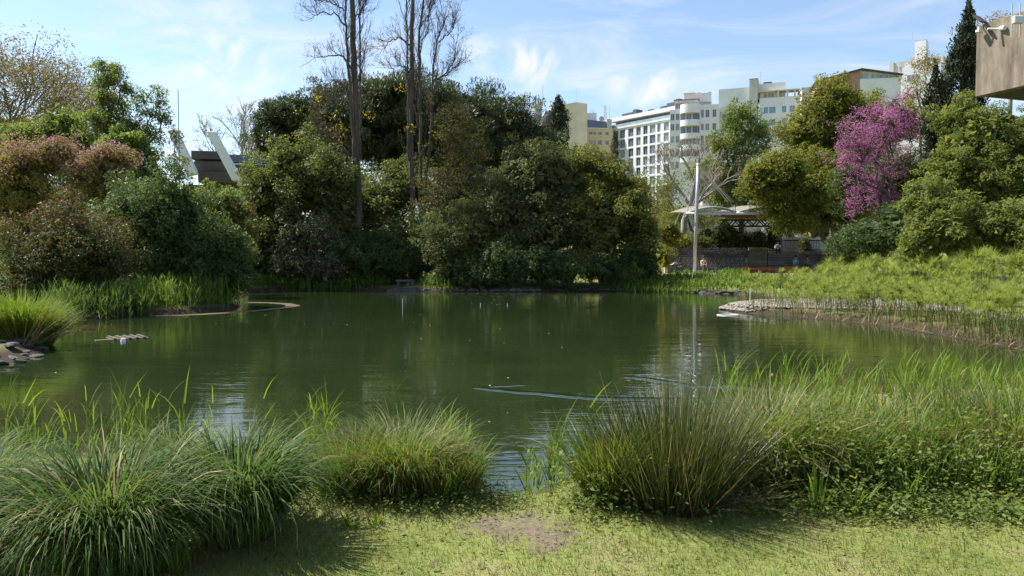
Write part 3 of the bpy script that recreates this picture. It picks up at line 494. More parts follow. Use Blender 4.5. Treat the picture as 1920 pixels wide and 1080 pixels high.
plant('shrub', 'dark shrub on the bank behind the bright reed strip', 'shrub', (530, 49.5), [lobe(520, 490, 50, 42, 49.5), lobe(600, 500, 50, 34, 49.5), lobe(480, 490, 30, 45, 49.5)], 'darkgreen', 13000, .2, .5, trunkname='stems')
plant('shrub', 'dark green rounded shrub between the two poplar trunks', 'shrub', (710, 49), [lobe(700, 490, 60, 34, 49), lobe(740, 470, 34, 44, 50.5), lobe(700, 460, 45, 40, 51)], 'darkgreen', 14000, .19, .45, trunkname='stems')
plant('understorey_tree', 'dull evergreen tree behind the two poplars', 'tree', (720, 55), [lobe(700, 390, 70, 70, 55), lobe(760, 350, 60, 60, 55), lobe(650, 420, 60, 70, 55), lobe(720, 460, 70, 60, 54)], 'evergreen', 26000, .24, .62, extra=[('pale_leaves', 'silver', 1200, .2, None)])
plant('creeper_tree', 'brown twiggy tree draped in creeper right of the poplars', 'tree', (850, 52), [lobe(850, 240, 50, 68, 52), lobe(875, 320, 60, 75, 52), lobe(830, 370, 55, 80, 52)], 'tangle', 17000, .17, .55, rough=.45, frac=.9, core=False, bark='barkpop', extra=[('yellow_leaves', 'yellowleaf', 260, .16, None)])
plant('blossom_shrub', 'shrub with whitish blossom leaning over the water right of the poplars', 'shrub', (850, 48), [lobe(840, 455, 55, 55, 48), lobe(895, 440, 50, 75, 49), lobe(860, 505, 60, 40, 47.6)], 'evergreen', 19000, .18, .5, extra=[('white_blossom', 'silver', 2600, .15, lambda c: c[:, 0] < at(860, 0, 48)[0])], trunkname='stems')
plant('shrub', 'low dark shrub overhanging the stone edging in the middle', 'shrub', (955, 47), [lobe(940, 495, 60, 48, 47), lobe(1000, 500, 60, 44, 47), lobe(900, 515, 40, 28, 46.6), lobe(1060, 500, 50, 44, 47)], 'darkgreen', 20000, .17, .45, extra=[('rusty_leaves', 'redleaf', 220, .14, None)], trunkname='stems')
plant('domed_tree', 'big domed evergreen tree in the middle, left of the white hotel', 'tree', (1010, 50), [lobe(985, 330, 62, 82, 50), lobe(1035, 345, 55, 80, 50.5), lobe(945, 395, 62, 90, 49.5), lobe(1020, 430, 80, 85, 49), lobe(955, 470, 60, 55, 48.5)], 'greygreen', 46000, .22, .5, rough=.46, trunk=.2, extra=[('golden_leaves', 'yellowgreen', 1700, .18, top(5.))])
plant('domed_tree', 'rounded evergreen tree with golden tinge right of the big dome', 'tree', (1140, 50.5), [lobe(1098, 320, 55, 58, 51.5), lobe(1140, 345, 50, 62, 51), lobe(1178, 400, 48, 78, 50.5), lobe(1115, 430, 70, 90, 49.5), lobe(1205, 445, 34, 80, 49.5)], 'olive', 42000, .22, .5, rough=.46, trunk=.2, extra=[('golden_leaves', 'yellowgreen', 2600, .18, top(4.5))])
# stone pines
kwp = dict(aspect=.2, axis_up=1.3, upw=.1, outw=.3, squash=.7)
def pine(label, foot, lobes, n):
    plant('stone_pine', label, 'tree', foot, lobes, 'pine', n, .52, .8, 1.5, trunk=.36, frac=.45, group='stone pines behind the poplars', rough=.16, **kwp)
pine('wide stone pine with umbrella crown directly behind the poplars', (722, 64), [lobe(740, 212, 135, 72, 64), lobe(740, 190, 90, 44, 64), lobe(680, 240, 90, 70, 64), lobe(850, 240, 95, 78, 64), lobe(770, 275, 120, 50, 64)], 66000)
pine('smaller stone pine left of the poplars', (600, 66), [lobe(565, 228, 80, 60, 66), lobe(520, 262, 48, 46, 66), lobe(620, 245, 66, 58, 66)], 26000)
pine('stone pine with sloping crown left of the cypress', (930, 68), [lobe(920, 240, 90, 68, 68), lobe(975, 262, 62, 52, 68), lobe(880, 280, 90, 68, 68)], 28000)
# cypresses
def cypress(name, label, px, y0, y1, hw, Y, n, lean=0, group='cypresses'):
    SEED[0] += 1; rng = np.random.default_rng(SEED[0]); a = at(px, y1, Y); b = at(px + lean, y0, Y); gzv = g1(a[0], a[1]); e = empty(name, (a[0], a[1], gzv), label, 'tree', group)
    k = 260; t = np.sort(rng.random(k)) ** .9; prof = np.minimum(1, (1 - t) * 2.2 + .05) * np.minimum(1, .55 + t * 2.5); an = rng.uniform(0, 6.28, k); rr = hw * Y / F * prof * rng.uniform(.4, 1.12, k) * (1 + .25 * np.sin(t * 23) * np.cos(an))
    cs = a + (b - a) * t[:, None] + np.stack([np.cos(an) * rr, np.sin(an) * rr, rng.normal(0, .15, k)], 1); rad = hw * Y / F * .33 * np.minimum(1, prof + .25) * rng.uniform(.7, 1.3, k)
    V = leaf_cloud(rng, cs, rad, n, hw * Y / F * .30, .3, squash=2.0, axis_up=2.2, upw=0, inner=.3); npobj('crown', *V, M['cypress'], e)
    npobj('trunk', *tube(np.array([[a[0], a[1], gzv - .2], a + (b - a) * .3, a + (b - a) * .97]), np.array([hw * Y / F * .28, hw * Y / F * .2, .02]), 7), M['bark'], e, smooth=True)
cypress('cypress_tree', 'small dark cypress beside the cream tower', 1047, 180, 285, 19, 84, 6000)
cypress('cypress_tree', 'tiny cypress in front of the white hotel', 1153, 248, 300, 8, 120, 2500)
cypress('cypress_tree', 'tallest cypress with pointed tip left of the concrete block', 1795, 5, 300, 29, 44, 14000, lean=22)
cypress('cypress_tree', 'shorter cypress between the magenta Judas tree and the tall cypress', 1755, 122, 330, 22, 43, 11000)
# ------------------------------------------------------------------ right side trees and shrubs
plant('eucalyptus_tree', 'loose crowned tree in front of the cream apartment block', 'tree', (1395, 72), [lobe(1385, 215, 40, 34, 72), lobe(1365, 265, 40, 40, 72), lobe(1415, 265, 36, 42, 72), lobe(1350, 325, 36, 40, 72), lobe(1400, 330, 45, 40, 72), lobe(1370, 368, 42, 28, 72), lobe(1430, 372, 36, 34, 72)], 'midgreen', 20000, .32, .7, bark='barkpale', trunk=.3, rough=.5, frac=.7, core=False)
plant('small_tree', 'yellowish small tree behind the grey bare tree', 'tree', (1300, 76), [lobe(1310, 335, 34, 42, 76), lobe(1252, 360, 30, 55, 74), lobe(1340, 360, 34, 30, 76), lobe(1262, 410, 34, 40, 72), lobe(1330, 410, 30, 24, 72)], 'yellowgreen', 8000, .26, .6, rough=.5, core=False, frac=.6)
plant('broadleaf_tree', 'tall yellow green tree behind the magenta Judas tree', 'tree', (1570, 57), [lobe(1570, 200, 75, 52, 57), lobe(1520, 250, 62, 55, 57), lobe(1630, 230, 60, 55, 58), lobe(1580, 300, 80, 60, 57), lobe(1690, 230, 40, 40, 58)], 'yellowgreen', 30000, .27, .62, trunk=.28, rough=.4, frac=.6)
plant('broadleaf_tree', 'yellow green tree hanging over the canopy roof', 'tree', (1585, 53.5), [lobe(1460, 320, 62, 48, 52), lobe(1500, 355, 70, 58, 52), lobe(1440, 350, 40, 44, 52), lobe(1490, 410, 48, 38, 52), lobe(1545, 375, 58, 55, 53), lobe(1530, 320, 55, 50, 54), lobe(1590, 385, 46, 55, 53.5), lobe(1425, 330, 38, 38, 52), lobe(1470, 395, 40, 36, 52)], 'yellowgreen', 44000, .2, .55, trunk=.24, rough=.38, frac=.5)
plant('judas_tree', 'bright magenta Judas tree in full blossom on the right', 'tree', (1655, 45), [lobe(1650, 240, 78, 62, 45), lobe(1600, 275, 48, 52, 45), lobe(1692, 235, 42, 55, 45), lobe(1672, 205, 40, 34, 45), lobe(1645, 320, 66, 60, 45), lobe(1618, 375, 42, 36, 44.5), lobe(1670, 385, 30, 30, 44.5)], 'judas', 14500, .12, .3, .62, trunk=.17, rough=.5, frac=.8, core=False, inner=.15)
plant('shrub', 'very dark shrub under the magenta Judas tree', 'shrub', (1640, 43), [lobe(1620, 455, 55, 45, 43), lobe(1680, 435, 50, 62, 43), lobe(1600, 350, 45, 50, 48), lobe(1690, 340, 50, 70, 47)], 'darkgreen', 26000, .18, .5, trunkname='stems')
kwf = dict(squash=.62, droop=.5, upw=.6, outw=.4, aspect=.36)
plant('feathery_tree', 'broad feathery light green tree under the concrete block', 'tree', (1830, 36), [lobe(1850, 260, 85, 70, 36), lobe(1800, 230, 45, 55, 37), lobe(1890, 340, 90, 75, 35), lobe(1790, 340, 70, 62, 36), lobe(1960, 260, 70, 90, 36)], 'feather', 62000, .2, .36, 1.1, trunk=.24, rough=.5, **kwf)
plant('feathery_tree', 'lower feathery tree spreading over the papyrus bed', 'tree', (1810, 31), [lobe(1770, 430, 70, 55, 31), lobe(1850, 430, 80, 60, 31), lobe(1930, 430, 70, 60, 30), lobe(1730, 455, 45, 40, 31), lobe(1740, 390, 50, 45, 32), lobe(1990, 400, 70, 90, 31)], 'feather', 52000, .17, .32, 1.1, trunk=.2, rough=.5, extra=[('greener_leaves', 'midgreen', 9000, .2, None)], **kwf)  # second, greener leaf colour spread over the whole crown
plant('yellow_tree', 'sparse yellow leaved tree in front of the old grey tower', 'tree', (1728, 60), [lobe(1735, 120, 30, 28, 60), lobe(1715, 165, 24, 40, 60), lobe(1725, 240, 22, 40, 60)], 'brownbud', 2600, .2, .45, .9, rough=.5, core=False, frac=.9, extra=[('yellow_leaves', 'yellowleaf', 700, .17, None)], bark='barkpale')
plant('yellow_tree', 'sparse yellowish treetop above the concrete block', 'tree', (1885, 40), [lobe(1880, 42, 42, 20, 40), lobe(1920, 48, 40, 26, 40)], 'brownbud', 1600, .16, .4, .9, rough=.5, core=False, frac=.8, extra=[('yellow_leaves', 'yellowleaf', 300, .14, None)], bark='barkpale')
plant('shrub', 'golden green shrub right of the domed trees beside the seating', 'shrub', (1250, 56.5), [lobe(1255, 440, 24, 36, 57), lobe(1245, 485, 16, 26, 55), lobe(1280, 455, 20, 22, 63)], 'yellowgreen', 5500, .18, .42, trunkname='stems')
for lb, px_, lobes_, mt_, n_ in (('dark green bushes on top of the seating left of the stairs', 1350, [lobe(1325, 450, 26, 26, 63.5), lobe(1365, 445, 28, 30, 63.5), lobe(1395, 455, 20, 20, 63.5)], 'evergreen', 9000), ('grey green bush at the head of the stairs', 1425, [lobe(1420, 452, 26, 26, 63.5), lobe(1450, 445, 26, 28, 64)], 'silver', 5500), ('dull bush hanging down between the pale panels', 1508, [lobe(1507, 462, 9, 22, 61.0), lobe(1503, 480, 8, 10, 60.6)], 'evergreen', 2200), ('upright dark bush right of the pale panels', 1585, [lobe(1578, 465, 18, 34, 58.5), lobe(1600, 480, 20, 26, 58)], 'darkgreen', 5000)):
    plant('bush', lb, 'shrub', (px_, lobes_[0][0][1]), lobes_, mt_, n_, .17, .38, trunk=.06, trunkname='stems')
plant('bush', 'small yellow green bush at the left foot of the seating', 'shrub', (1222, 52), [lobe(1222, 494, 11, 10, 52)], 'yellowgreen', 1500, .14, .3, trunk=.03, core=False, trunkname='stems')
plant('bush', 'leafy bush at the left end of the far reed bed', 'shrub', (1182, 47.5), [lobe(1180, 515, 24, 16, 47.5)], 'midgreen', 2500, .16, .3, trunk=.04, trunkname='stems')
plant('background_tree', 'distant dark trees closing the skyline behind the seating', 'tree', (1440, 84), [lobe(1440, 380, 60, 60, 84), lobe(1540, 400, 70, 70, 84), lobe(1660, 380, 90, 110, 82), lobe(1780, 380, 90, 130, 80)], 'evergreen', 15000, .4, .9)
plant('background_tree', 'distant dark tree seen behind the domed trees', 'tree', (1100, 78), [lobe(1060, 330, 60, 60, 78), lobe(980, 330, 80, 50, 76), lobe(1180, 380, 70, 60, 80)], 'evergreen', 11000, .36, .8)
plant('background_tree', 'distant green tree beyond the left shrubs', 'tree', (100, 62), [lobe(0, 260, 110, 60, 62), lobe(150, 290, 120, 60, 62), lobe(330, 375, 90, 38, 60), lobe(440, 392, 70, 34, 60), lobe(-120, 260, 110, 90, 60)], 'midgreen', 17000, .32, .8)

plant('background_tree', 'distant evergreen thicket seen under the pine crowns', 'tree', (760, 74), [lobe(650, 335, 100, 62, 74), lobe(760, 345, 95, 72, 74), lobe(850, 360, 95, 82, 74), lobe(930, 345, 80, 70, 74), lobe(560, 350, 100, 70, 74), lobe(800, 440, 140, 80, 70), lobe(660, 450, 120, 80, 70)], 'evergreen', 14000, .36, .8)
plant('shrub', 'low dark shrub at the left edge under the red tipped shrub', 'shrub', (25, 28.5), [lobe(10, 545, 60, 45, 28.5), lobe(-60, 520, 70, 80, 29), lobe(60, 560, 40, 30, 27)], 'darkgreen', 9000, .14, .4, trunk=.05, trunkname='stems')

plant('shrub', 'dull green shrub hiding the foot of the left poplar', 'shrub', (650, 50), [lobe(650, 480, 50, 50, 50), lobe(690, 505, 40, 30, 49.5), lobe(640, 440, 36, 40, 50.5)], 'evergreen', 9000, .2, .5, trunk=.08, trunkname='stems')
plant('shrub', 'shadowy shrub hiding the foot of the right poplar', 'shrub', (785, 50.5), [lobe(790, 490, 40, 40, 50.5), lobe(800, 440, 34, 50, 51), lobe(745, 500, 36, 30, 50)], 'darkgreen', 8000, .2, .5, trunk=.08, trunkname='stems')
plant('shrub', 'leafy evergreen shrub between the creeper tree and the big dome', 'shrub', (920, 50.5), [lobe(900, 400, 50, 60, 51), lobe(925, 470, 55, 60, 50), lobe(870, 400, 50, 60, 52)], 'evergreen', 14000, .2, .5, trunk=.1, trunkname='stems')

plant('shrub', 'dark shrub at the waterline under the right side of the domed trees', 'shrub', (1170, 47.6), [lobe(1130, 505, 45, 38, 47.6), lobe(1185, 500, 42, 42, 48.5), lobe(1215, 495, 26, 40, 49.5)], 'darkgreen', 11000, .17, .42, trunk=.07, trunkname='stems')
# ------------------------------------------------------------------ far buildings
def building(name, label, pxL, YL, pxR, YR, group=None):
    a = at(pxL, 487, YL); b = at(pxR, 487, YR); u = (b - a)[:2]; L = np.linalg.norm(u); e = empty(name, (a[0], a[1], 0.), label, 'building', group, rz=math.atan2(u[1], u[0]))
    def X(px):   # distance along the facade at which the camera sees pixel column px
        k = (px - 960) / F; return (k * a[1] - a[0]) / (u[0] / L - k * u[1] / L)
    def Zp(py, px=None):   # height at pixel row py, measured at column px of the facade
        s = 0 if px is None else X(px); return at(960, py, a[1] + u[1] / L * s)[2]
    return e, X, Zp, L
def part(e, name, mat, *boxes, bevel=0):
    m = MB(); [m.box(*b) for b in boxes]; return m.build(name, M[mat], e, bevel=bevel)
WIN = {}
def window(e, x0, x1, y, z0, z1, mull=1, glass='glass', frame='whiteold'):
    key = (round(x1 - x0, 2), round(z1 - z0, 2), mull, glass, frame); w, h = x1 - x0, z1 - z0
    if key not in WIN:
        g = MB().box(0, w, 0, .04, 0, h).mesh('window', M[glass]); f = MB(); t = .07
        f.box(0, w, -.05, -.003, 0, t).box(0, w, -.05, -.003, h - t, h).box(0, t, -.047, -.003, t, h - t).box(w - t, w, -.047, -.003, t, h - t)
        for k in range(1, mull + 1): f.box(w * k / (mull + 1) - t / 2, w * k / (mull + 1) + t / 2, -.045, -.003, t, h - t)
        WIN[key] = (g, f.mesh('frame', M[frame]))
    g, f = WIN[key]; o = bpy.data.objects.new('window', g); o.location = (x0, y, z0); link(o, e); fo = bpy.data.objects.new('frame', f); link(fo, o); return o
def facade(e, x0, x1, z0, z1, cols, rows, mat, depth=.45, back=9.0, mull=1, glass='glass', name='wall', y=0.):
    """wall with real openings: piers, spandrels and a body behind, a recessed window in every opening"""
    m = MB(); edges = [x0] + [v for c in cols for v in c] + [x1]
    for i in range(0, len(edges), 2): m.box(edges[i], edges[i + 1], y, y + depth, z0, z1)
    zs = [z0] + [v for r in rows for v in r] + [z1]
    for c in cols:
        for i in range(0, len(zs), 2):
            if zs[i + 1] - zs[i] > .02: m.box(c[0], c[1], y + .004, y + depth - .01, zs[i], zs[i + 1])
    m.box(x0 + .01, x1 - .01, y + depth + .02, y + back, z0, z1 - .01); o = m.build(name, M[mat], e)
    for c in cols:
        for r in rows: window(e, c[0], c[1], y + depth - .14, r[0], r[1], mull, glass)
    return o
# white hotel
e, X, Zp, L = building('hotel_building', 'white hotel with a grid of dark square windows', 1143, 255, 1275, 232)
cols = [(X(a), X(b)) for a, b in ((1147.5, 1157.5), (1160, 1170.5), (1176, 1186), (1191, 1199.5), (1204, 1212.5), (1216, 1227), (1230, 1236.5), (1242, 1252), (1257, 1267))]
st = (Zp(248) - Zp(316)) / 3.72; zt = Zp(247.5); rows = [(zt - st * k - st * .82, zt - st * k) for k in range(9, -1, -1)]
zr = Zp(244.5); facade(e, 0, L, -2, zr, cols, rows, 'white')
part(e, 'terrace_floor', 'white', (0, L, -.3, 9, zr + .01, zr + .5))
part(e, 'recessed_storey', 'glass', (.6, L - .2, 2.2, 8.5, zr + .51, zr + 2.6)); part(e, 'roof', 'white', (0, L, -.2, 9, zr + 2.62, zr + 3.9))
for k in range(10): part(e, 'balustrade_pane', 'balcglass', (L * k / 10 + .05, L * (k + 1) / 10 - .05, -.15, -.1, zr + .52, zr + 1.5))
for a, b, h in ((1157, 1176, 1.3), (1177, 1184, 2.0), (1205, 1213, 1.0), (1228, 1238, 1.2), (1240, 1255, 1.8), (1257, 1263, 2.6)): part(e, 'roof_plant', 'roofdark', (X(a), X(b), 2, 5, zr + 3.91, zr + 3.9 + h))
e2, X, Zp, L = building('hotel_wing', 'low white wing at the left end of the hotel', 1128, 256, 1142.6, 255)
facade(e2, 0, L, -2, Zp(247), [(X(1130), X(1141))], [(Zp(317) , Zp(303)), (Zp(299), Zp(286)), (Zp(281), Zp(269)), (Zp(264.5), Zp(252.5))], 'white')
# cream tower and ochre block
e, X, Zp, L = building('cream_tower', 'plain cream tower block left of the ochre block', 1066, 240, 1100, 244)
part(e, 'wall', 'cream', (X(1080), X(1100), 0, 9, -2, Zp(189.5)), ); m = MB(); m.add([(X(1080), 0, -2), (X(1066) - 1.2, 6.0, -2), (X(1066) - 1.2, 6.0, Zp(193)), (X(1080), 0, Zp(189.5)), (X(1080) - .01, 9, -2), (X(1066) - 1.2, 9, -2), (X(1066) - 1.2, 9, Zp(193)), (X(1080) - .01, 9, Zp(189.5))], [(1, 0, 3, 2), (5, 1, 2, 6), (3, 7, 6, 2), (4, 5, 6, 7)]); m.build('side_wall', M['cream'], e)
part(e, 'antenna', 'steel', (X(1093), X(1093) + .12, 4, 4.12, Zp(189.4), Zp(158))); part(e, 'antenna', 'steel', (X(1090), X(1090) + .1, 4, 4.1, Zp(189.4), Zp(182)))
e, X, Zp, L = building('ochre_building', 'ochre block with blue grey mansard behind the domed trees', 1056, 250, 1148, 252)
facade(e, X(1100), L, -2, Zp(238.5), [(X(1103.5), X(1110)), (X(1111.5), X(1116)), (X(1120), X(1127)), (X(1134), X(1140))], [(Zp(270), Zp(262)), (Zp(251.5), Zp(246))], 'ochre')
m = MB(); m.prism([(X(1099.8), Zp(238.4)), (X(1138), Zp(239.5)), (X(1136), Zp(226)), (X(1099.8), Zp(223))], .2, 8); m.build('mansard_roof', M['slateblue'], e)
part(e, 'cornice', 'white', (X(1099), X(1139), -.3, .19, Zp(239.6), Zp(238.45))); part(e, 'end_wall', 'whiteold', (X(1136.6), X(1146), .3, 8, Zp(238.3), Zp(221)))
facade(e, 0, X(1080), -2, Zp(235.5), [(X(1062), X(1074))], [(Zp(266), Zp(256)), (Zp(247), Zp(239))], 'white', name='left_wall'); part(e, 'left_mansard', 'slateblue', (.2, X(1079), .2, 8, Zp(235.4), Zp(221)))
part(e, 'roof_box', 'white', (X(1101), X(1112), 3, 7, Zp(222.8), Zp(207)), (X(1112.02), X(1121.5), 3.2, 7, Zp(222.8), Zp(206)))
for px in (1110.5, 1113.5, 1117): part(e, 'roof_aerial', 'redwall', (X(px), X(px) + .12, 4, 4.12, Zp(206), Zp(199.5)))
m = MB(); x0, z0, z1 = X(1139), Zp(222), Zp(190)
for dx, dy in ((-.5, 0), (.5, 0), (-.5, 1), (.5, 1)): m.tube([(x0 + dx, 4 + dy, z0), (x0 + dx * .5, 4 + dy, z1)], .08, 5)
for k in range(8):
    za, zb = z0 + (z1 - z0) * k / 8, z0 + (z1 - z0) * (k + 1) / 8; sg = 1 if k % 2 else -1; w = .5 - .25 * k / 8; m.tube([(x0 - sg * w, 4, za), (x0 + sg * w, 4, zb)], .06, 4); m.tube([(x0 - sg * w, 5, za), (x0 + sg * w, 5, zb)], .06, 4); m.tube([(x0 - w, 4, za), (x0 + w, 4, za)], .06, 4)
m.build('lattice_mast', M['whiteold'], e); part(e, 'antenna', 'steel', (X(1146.6), X(1146.6) + .1, 4, 4.1, Zp(221), Zp(191.5)))
m = MB(); c = (X(1131.5), 4, Zp(217)); m.add([(c[0], c[1], c[2])] + [(c[0] + .9 * math.cos(t * .63), c[1] - .35, c[2] + .9 * math.sin(t * .63)) for t in range(10)], [(0, i + 1, (i + 1) % 10 + 1) for i in range(10)]); m.tube([(c[0], 4.1, Zp(223)), (c[0], 4.1, c[2])], .08, 5); m.build('satellite_dish', M['whiteold'], e)
# old stone turret
e = empty('stone_turret', tuple(at(1007, 487, 215)[:2]) + (0,), 'round stone turret above a brown domed roof behind the pines', 'building')
k = 215 / F; zt = lambda y: at(960, y, 215)[2]; m = MB(); m.tube([(0, 0, -2), (0, 0, zt(213)), (0, 0, zt(203)), (0, 0, zt(202)), (0, 0, zt(196))], [9 * k, 8.5 * k, 8.5 * k, 10 * k, 10 * k], 18); m.build('round_wall', M['whiteold'], e)
for t in range(9):
    a = t * 2 * math.pi / 9; m = MB(); m.tube([(9 * k * math.cos(a), 9 * k * math.sin(a), zt(196) + .01), (9 * k * math.cos(a), 9 * k * math.sin(a), zt(192.5))], 1.5 * k, 6); m.build('merlon', M['whiteold'], e)
m = MB(); m.tube([(20 * k, -1, -2), (20 * k, -1, zt(232)), (20 * k, -1, zt(220)), (17 * k, -1, zt(214)), (14 * k, -1, zt(213))], [17 * k, 17 * k, 14 * k, 9 * k, 3 * k], 16); m.build('domed_roof', M['concdark'], e)
part(e, 'window', 'glass', (2.5 * k, 4.5 * k, -8.9 * k, -8.3 * k, zt(210), zt(206.5))); part(e, 'antenna', 'steel', (10 * k, 10 * k + .1, 0, .1, zt(198), zt(160)))
# apartment block with round balconies
e, X, Zp, L = building('apartment_building', 'white apartment block with curved balconies beside the hotel', 1254, 226, 1346, 222)
zz = [Zp(y) for y in (318, 306, 288, 276, 258, 246.5, 228, 213)]
facade(e, 0, L, -2, Zp(206), [(X(1311.5), X(1317)), (X(1320), X(1327)), (X(1333), X(1340))], [(zz[2], zz[3] + 1.2), (Zp(271), Zp(257)), (Zp(247), Zp(235)), (Zp(223.5), Zp(209.5))], 'white')
for a, b in ((1255.5, 1262), (1265, 1271)):
    for y0, y1 in ((316, 304), (292, 280), (268, 256), (245, 233), (226, 214)): window(e, X(a), X(b), -.05, Zp(y0), Zp(y1))
for y0, y1 in ((215, 198.5), (239, 228), (263, 253), (284, 274), (306, 296)):
    xc, rr = X(1292), (X(1311) - X(1273)) / 2; m = MB(); pts = [(xc + rr * math.cos(t), -2.2 * math.sin(t)) for t in np.linspace(math.pi, 0, 15)]; k = len(pts)
    m.add([(x, y, Zp(y0)) for x, y in pts] + [(x, y, Zp(y1)) for x, y in pts] + [(x * .96 + xc * .04, y * .93, Zp(y1)) for x, y in pts] + [(x * .96 + xc * .04, y * .93, Zp(y0)) for x, y in pts], [(i, i + 1, i + 1 + k, i + k) for i in range(k - 1)] + [(i + k, i + 1 + k, i + 1 + 2 * k, i + 2 * k) for i in range(k - 1)] + [(i + 1 + 3 * k, i + 3 * k, i + 2 * k, i + 1 + 2 * k) for i in range(k - 1)] + [tuple(range(k))])
    m.build('balcony', M['white'], e)
for a, b in ((1274.5, 1283), (1284.5, 1294), (1296, 1309)):
    for y0, y1 in ((228, 215.5), (252.5, 239.5), (273.5, 263.5), (295.5, 285)): window(e, X(a), X(b), -.06, Zp(y0), Zp(y1), 2)
zb = Zp(205.8); part(e, 'penthouse', 'white', (X(1262), X(1306), 1.5, 8, zb, Zp(188)))
for k in range(6): window(e, X(1263 + k * 7), X(1269.2 + k * 7), 1.35, Zp(204), Zp(193), 1)
part(e, 'penthouse_roof', 'redwall', (X(1260), X(1308), .8, 8, Zp(187.9), Zp(186.5))); part(e, 'roof_storey', 'white', (X(1279), X(1330), 3, 9, Zp(190), Zp(174)), (X(1277.5), X(1300), 2.6, 9.1, Zp(173.9), Zp(172.5)))
part(e, 'parapet', 'white', (X(1311), X(1346), .1, .5, zb, Zp(200))); part(e, 'chimney', 'whiteold', (X(1302), X(1309), 5, 6.5, Zp(173.9), Zp(169)), (X(1323), X(1330), 5, 6.5, Zp(173.9), Zp(169.5)))
for k in range(4): part(e, 'planter_shrub', 'moss', (X(1313 + k * 7), X(1317.5 + k * 7), .6, 1.2, zb, Zp(199.3)))
# stepped cream block
e, X, Zp, L = building('apartment_building', 'cream stepped apartment block with stair tower behind the loose crowned tree', 1344, 224, 1498, 216)
facade(e, X(1420), L, -2, Zp(190), [(X(1428), X(1436)), (X(1438), X(1450)), (X(1462), X(1470)), (X(1476), X(1486))], [(Zp(262), Zp(250)), (Zp(241), Zp(230)), (Zp(218.5), Zp(207))], 'white', glass='glassblue')
part(e, 'upper_wall', 'white', (0, X(1401), .6, 9, -2, Zp(167)), (X(1416.6), X(1468), 1.6, 9, Zp(189.9), Zp(161)))
part(e, 'stair_tower', 'whiteold', (X(1401.05), X(1416.5), -.4, 6, -2, Zp(154.5))); part(e, 'tower_cap', 'whiteold', (X(1400.2), X(1417.2), -.7, 6.2, Zp(154.45), Zp(153)))
part(e, 'terrace_storey', 'cream', (X(1421), X(1453), .5, 1.55, Zp(189.9), Zp(179.5))); part(e, 'terrace_roof', 'cream', (X(1418), X(1498), -.6, 3, Zp(179.4), Zp(177.5)))
for px in (1453, 1470, 1484, 1496): part(e, 'terrace_post', 'cream', (X(px), X(px) + .5, -.4, .2, Zp(189.9), Zp(179.42)))
for px in (1428, 1436, 1441): window(e, X(px), X(px + 5), .35, Zp(188.5), Zp(182), 0)
part(e, 'awning', 'redwall', (X(1368), X(1386), -1.2, .55, Zp(240), Zp(233))); part(e, 'awning', 'redwall', (X(1398), X(1408), -1.2, .55, Zp(256), Zp(250)))
for px, y in ((1352, 226), (1366, 226), (1382, 226), (1352, 248), (1366, 248), (1382, 250)): window(e, X(px), X(px + 9), .42, Zp(y), Zp(y - 12), 1)
part(e, 'roof_plant', 'roofdark', (X(1426), X(1442), 3, 6, Zp(160.9), Zp(156.5))); part(e, 'antenna', 'steel', (X(1419.5), X(1419.5) + .1, 4, 4.1, Zp(161), Zp(134)))
e, X, Zp, L = building('plain_building', 'plain pale block left of the red walled building', 1499, 212, 1530, 211); part(e, 'wall', 'whiteold', (0, L, 0, 8, -2, Zp(166))); part(e, 'parapet', 'whiteold', (-.2, L + .1, -.2, 8.2, Zp(165.95), Zp(164.5)))
window(e, X(1503), X(1508), -.06, Zp(196), Zp(186)); window(e, X(1513), X(1518), -.06, Zp(196), Zp(186))
# red walled building
e, X, Zp, L = building('red_building', 'building with dark pitched roof and red gable above the yellow green tree', 1525, 188, 1684, 184)
m = MB(); m.prism([(X(1527), -2), (X(1606), -2), (X(1606), Zp(136)), (X(1560), Zp(145)), (X(1527), Zp(152))], 0, 9); m.build('red_wall', M['redwall'], e)
facade(e, X(1606.1), X(1682), -2, Zp(152), [], [], 'white'); m = MB(); m.prism([(X(1606.1), Zp(151.9)), (X(1682), Zp(151.9)), (X(1682), Zp(146.5)), (X(1606.1), Zp(135.5))], .3, 9); m.build('clerestory_wall', M['whiteold'], e)
for k, (a, b) in enumerate(((1608, 1613), (1614, 1619), (1621, 1626), (1628, 1633), (1635, 1640), (1642, 1649), (1653, 1659), (1661, 1667), (1669, 1676))): window(e, X(a), X(b), .18, Zp(157 if k > 4 else 151.5), Zp(140.5 + k * .9), 1, frame='white')
for s, poly in (('roof', [(1523, 152.5), (1608, 133.0), (1608, 135.2), (1523, 154.5)]), ('roof', [(1608, 133.0), (1685, 146.8), (1685, 148.6), (1608, 135.2)])):
    m = MB(); m.prism([(X(a), Zp(b)) for a, b in poly][::-1], -.8, 9.5); m.build(s, M['roofdark'], e)
# old grey tower block
e, X, Zp, L = building('grey_tower_building', 'stained grey block with square chimney tower at the upper right', 1661, 200, 1760, 192)
part(e, 'wall', 'whiteold', (0, X(1668.5), -.3, 8, -2, Zp(117)), (X(1668.6), X(1700), 0, 8, -2, Zp(119)), (X(1700.1), L, .3, 8, -2, Zp(118))); part(e, 'front_wall', 'white', (X(1689), L, -2.5, .28, -2, Zp(134)))
part(e, 'chimney_tower', 'white', (X(1703.5), X(1724), 2, 5, Zp(118), Zp(83))); 
for a in (1704, 1709.5, 1715, 1720.5): part(e, 'chimney_pot', 'whiteold', (X(a), X(a + 2.5), 2.2, 4.6, Zp(82.95), Zp(80)))
for a, b in ((1698, 1704), (1706, 1712), (1713, 1719)): window(e, X(a), X(b), -2.56, Zp(161), Zp(150))
for a, y in ((1679, 128), (1684, 128), (1679, 142), (1684, 142)): window(e, X(a), X(a + 2.5), -.05, Zp(y + 8), Zp(y), 0)
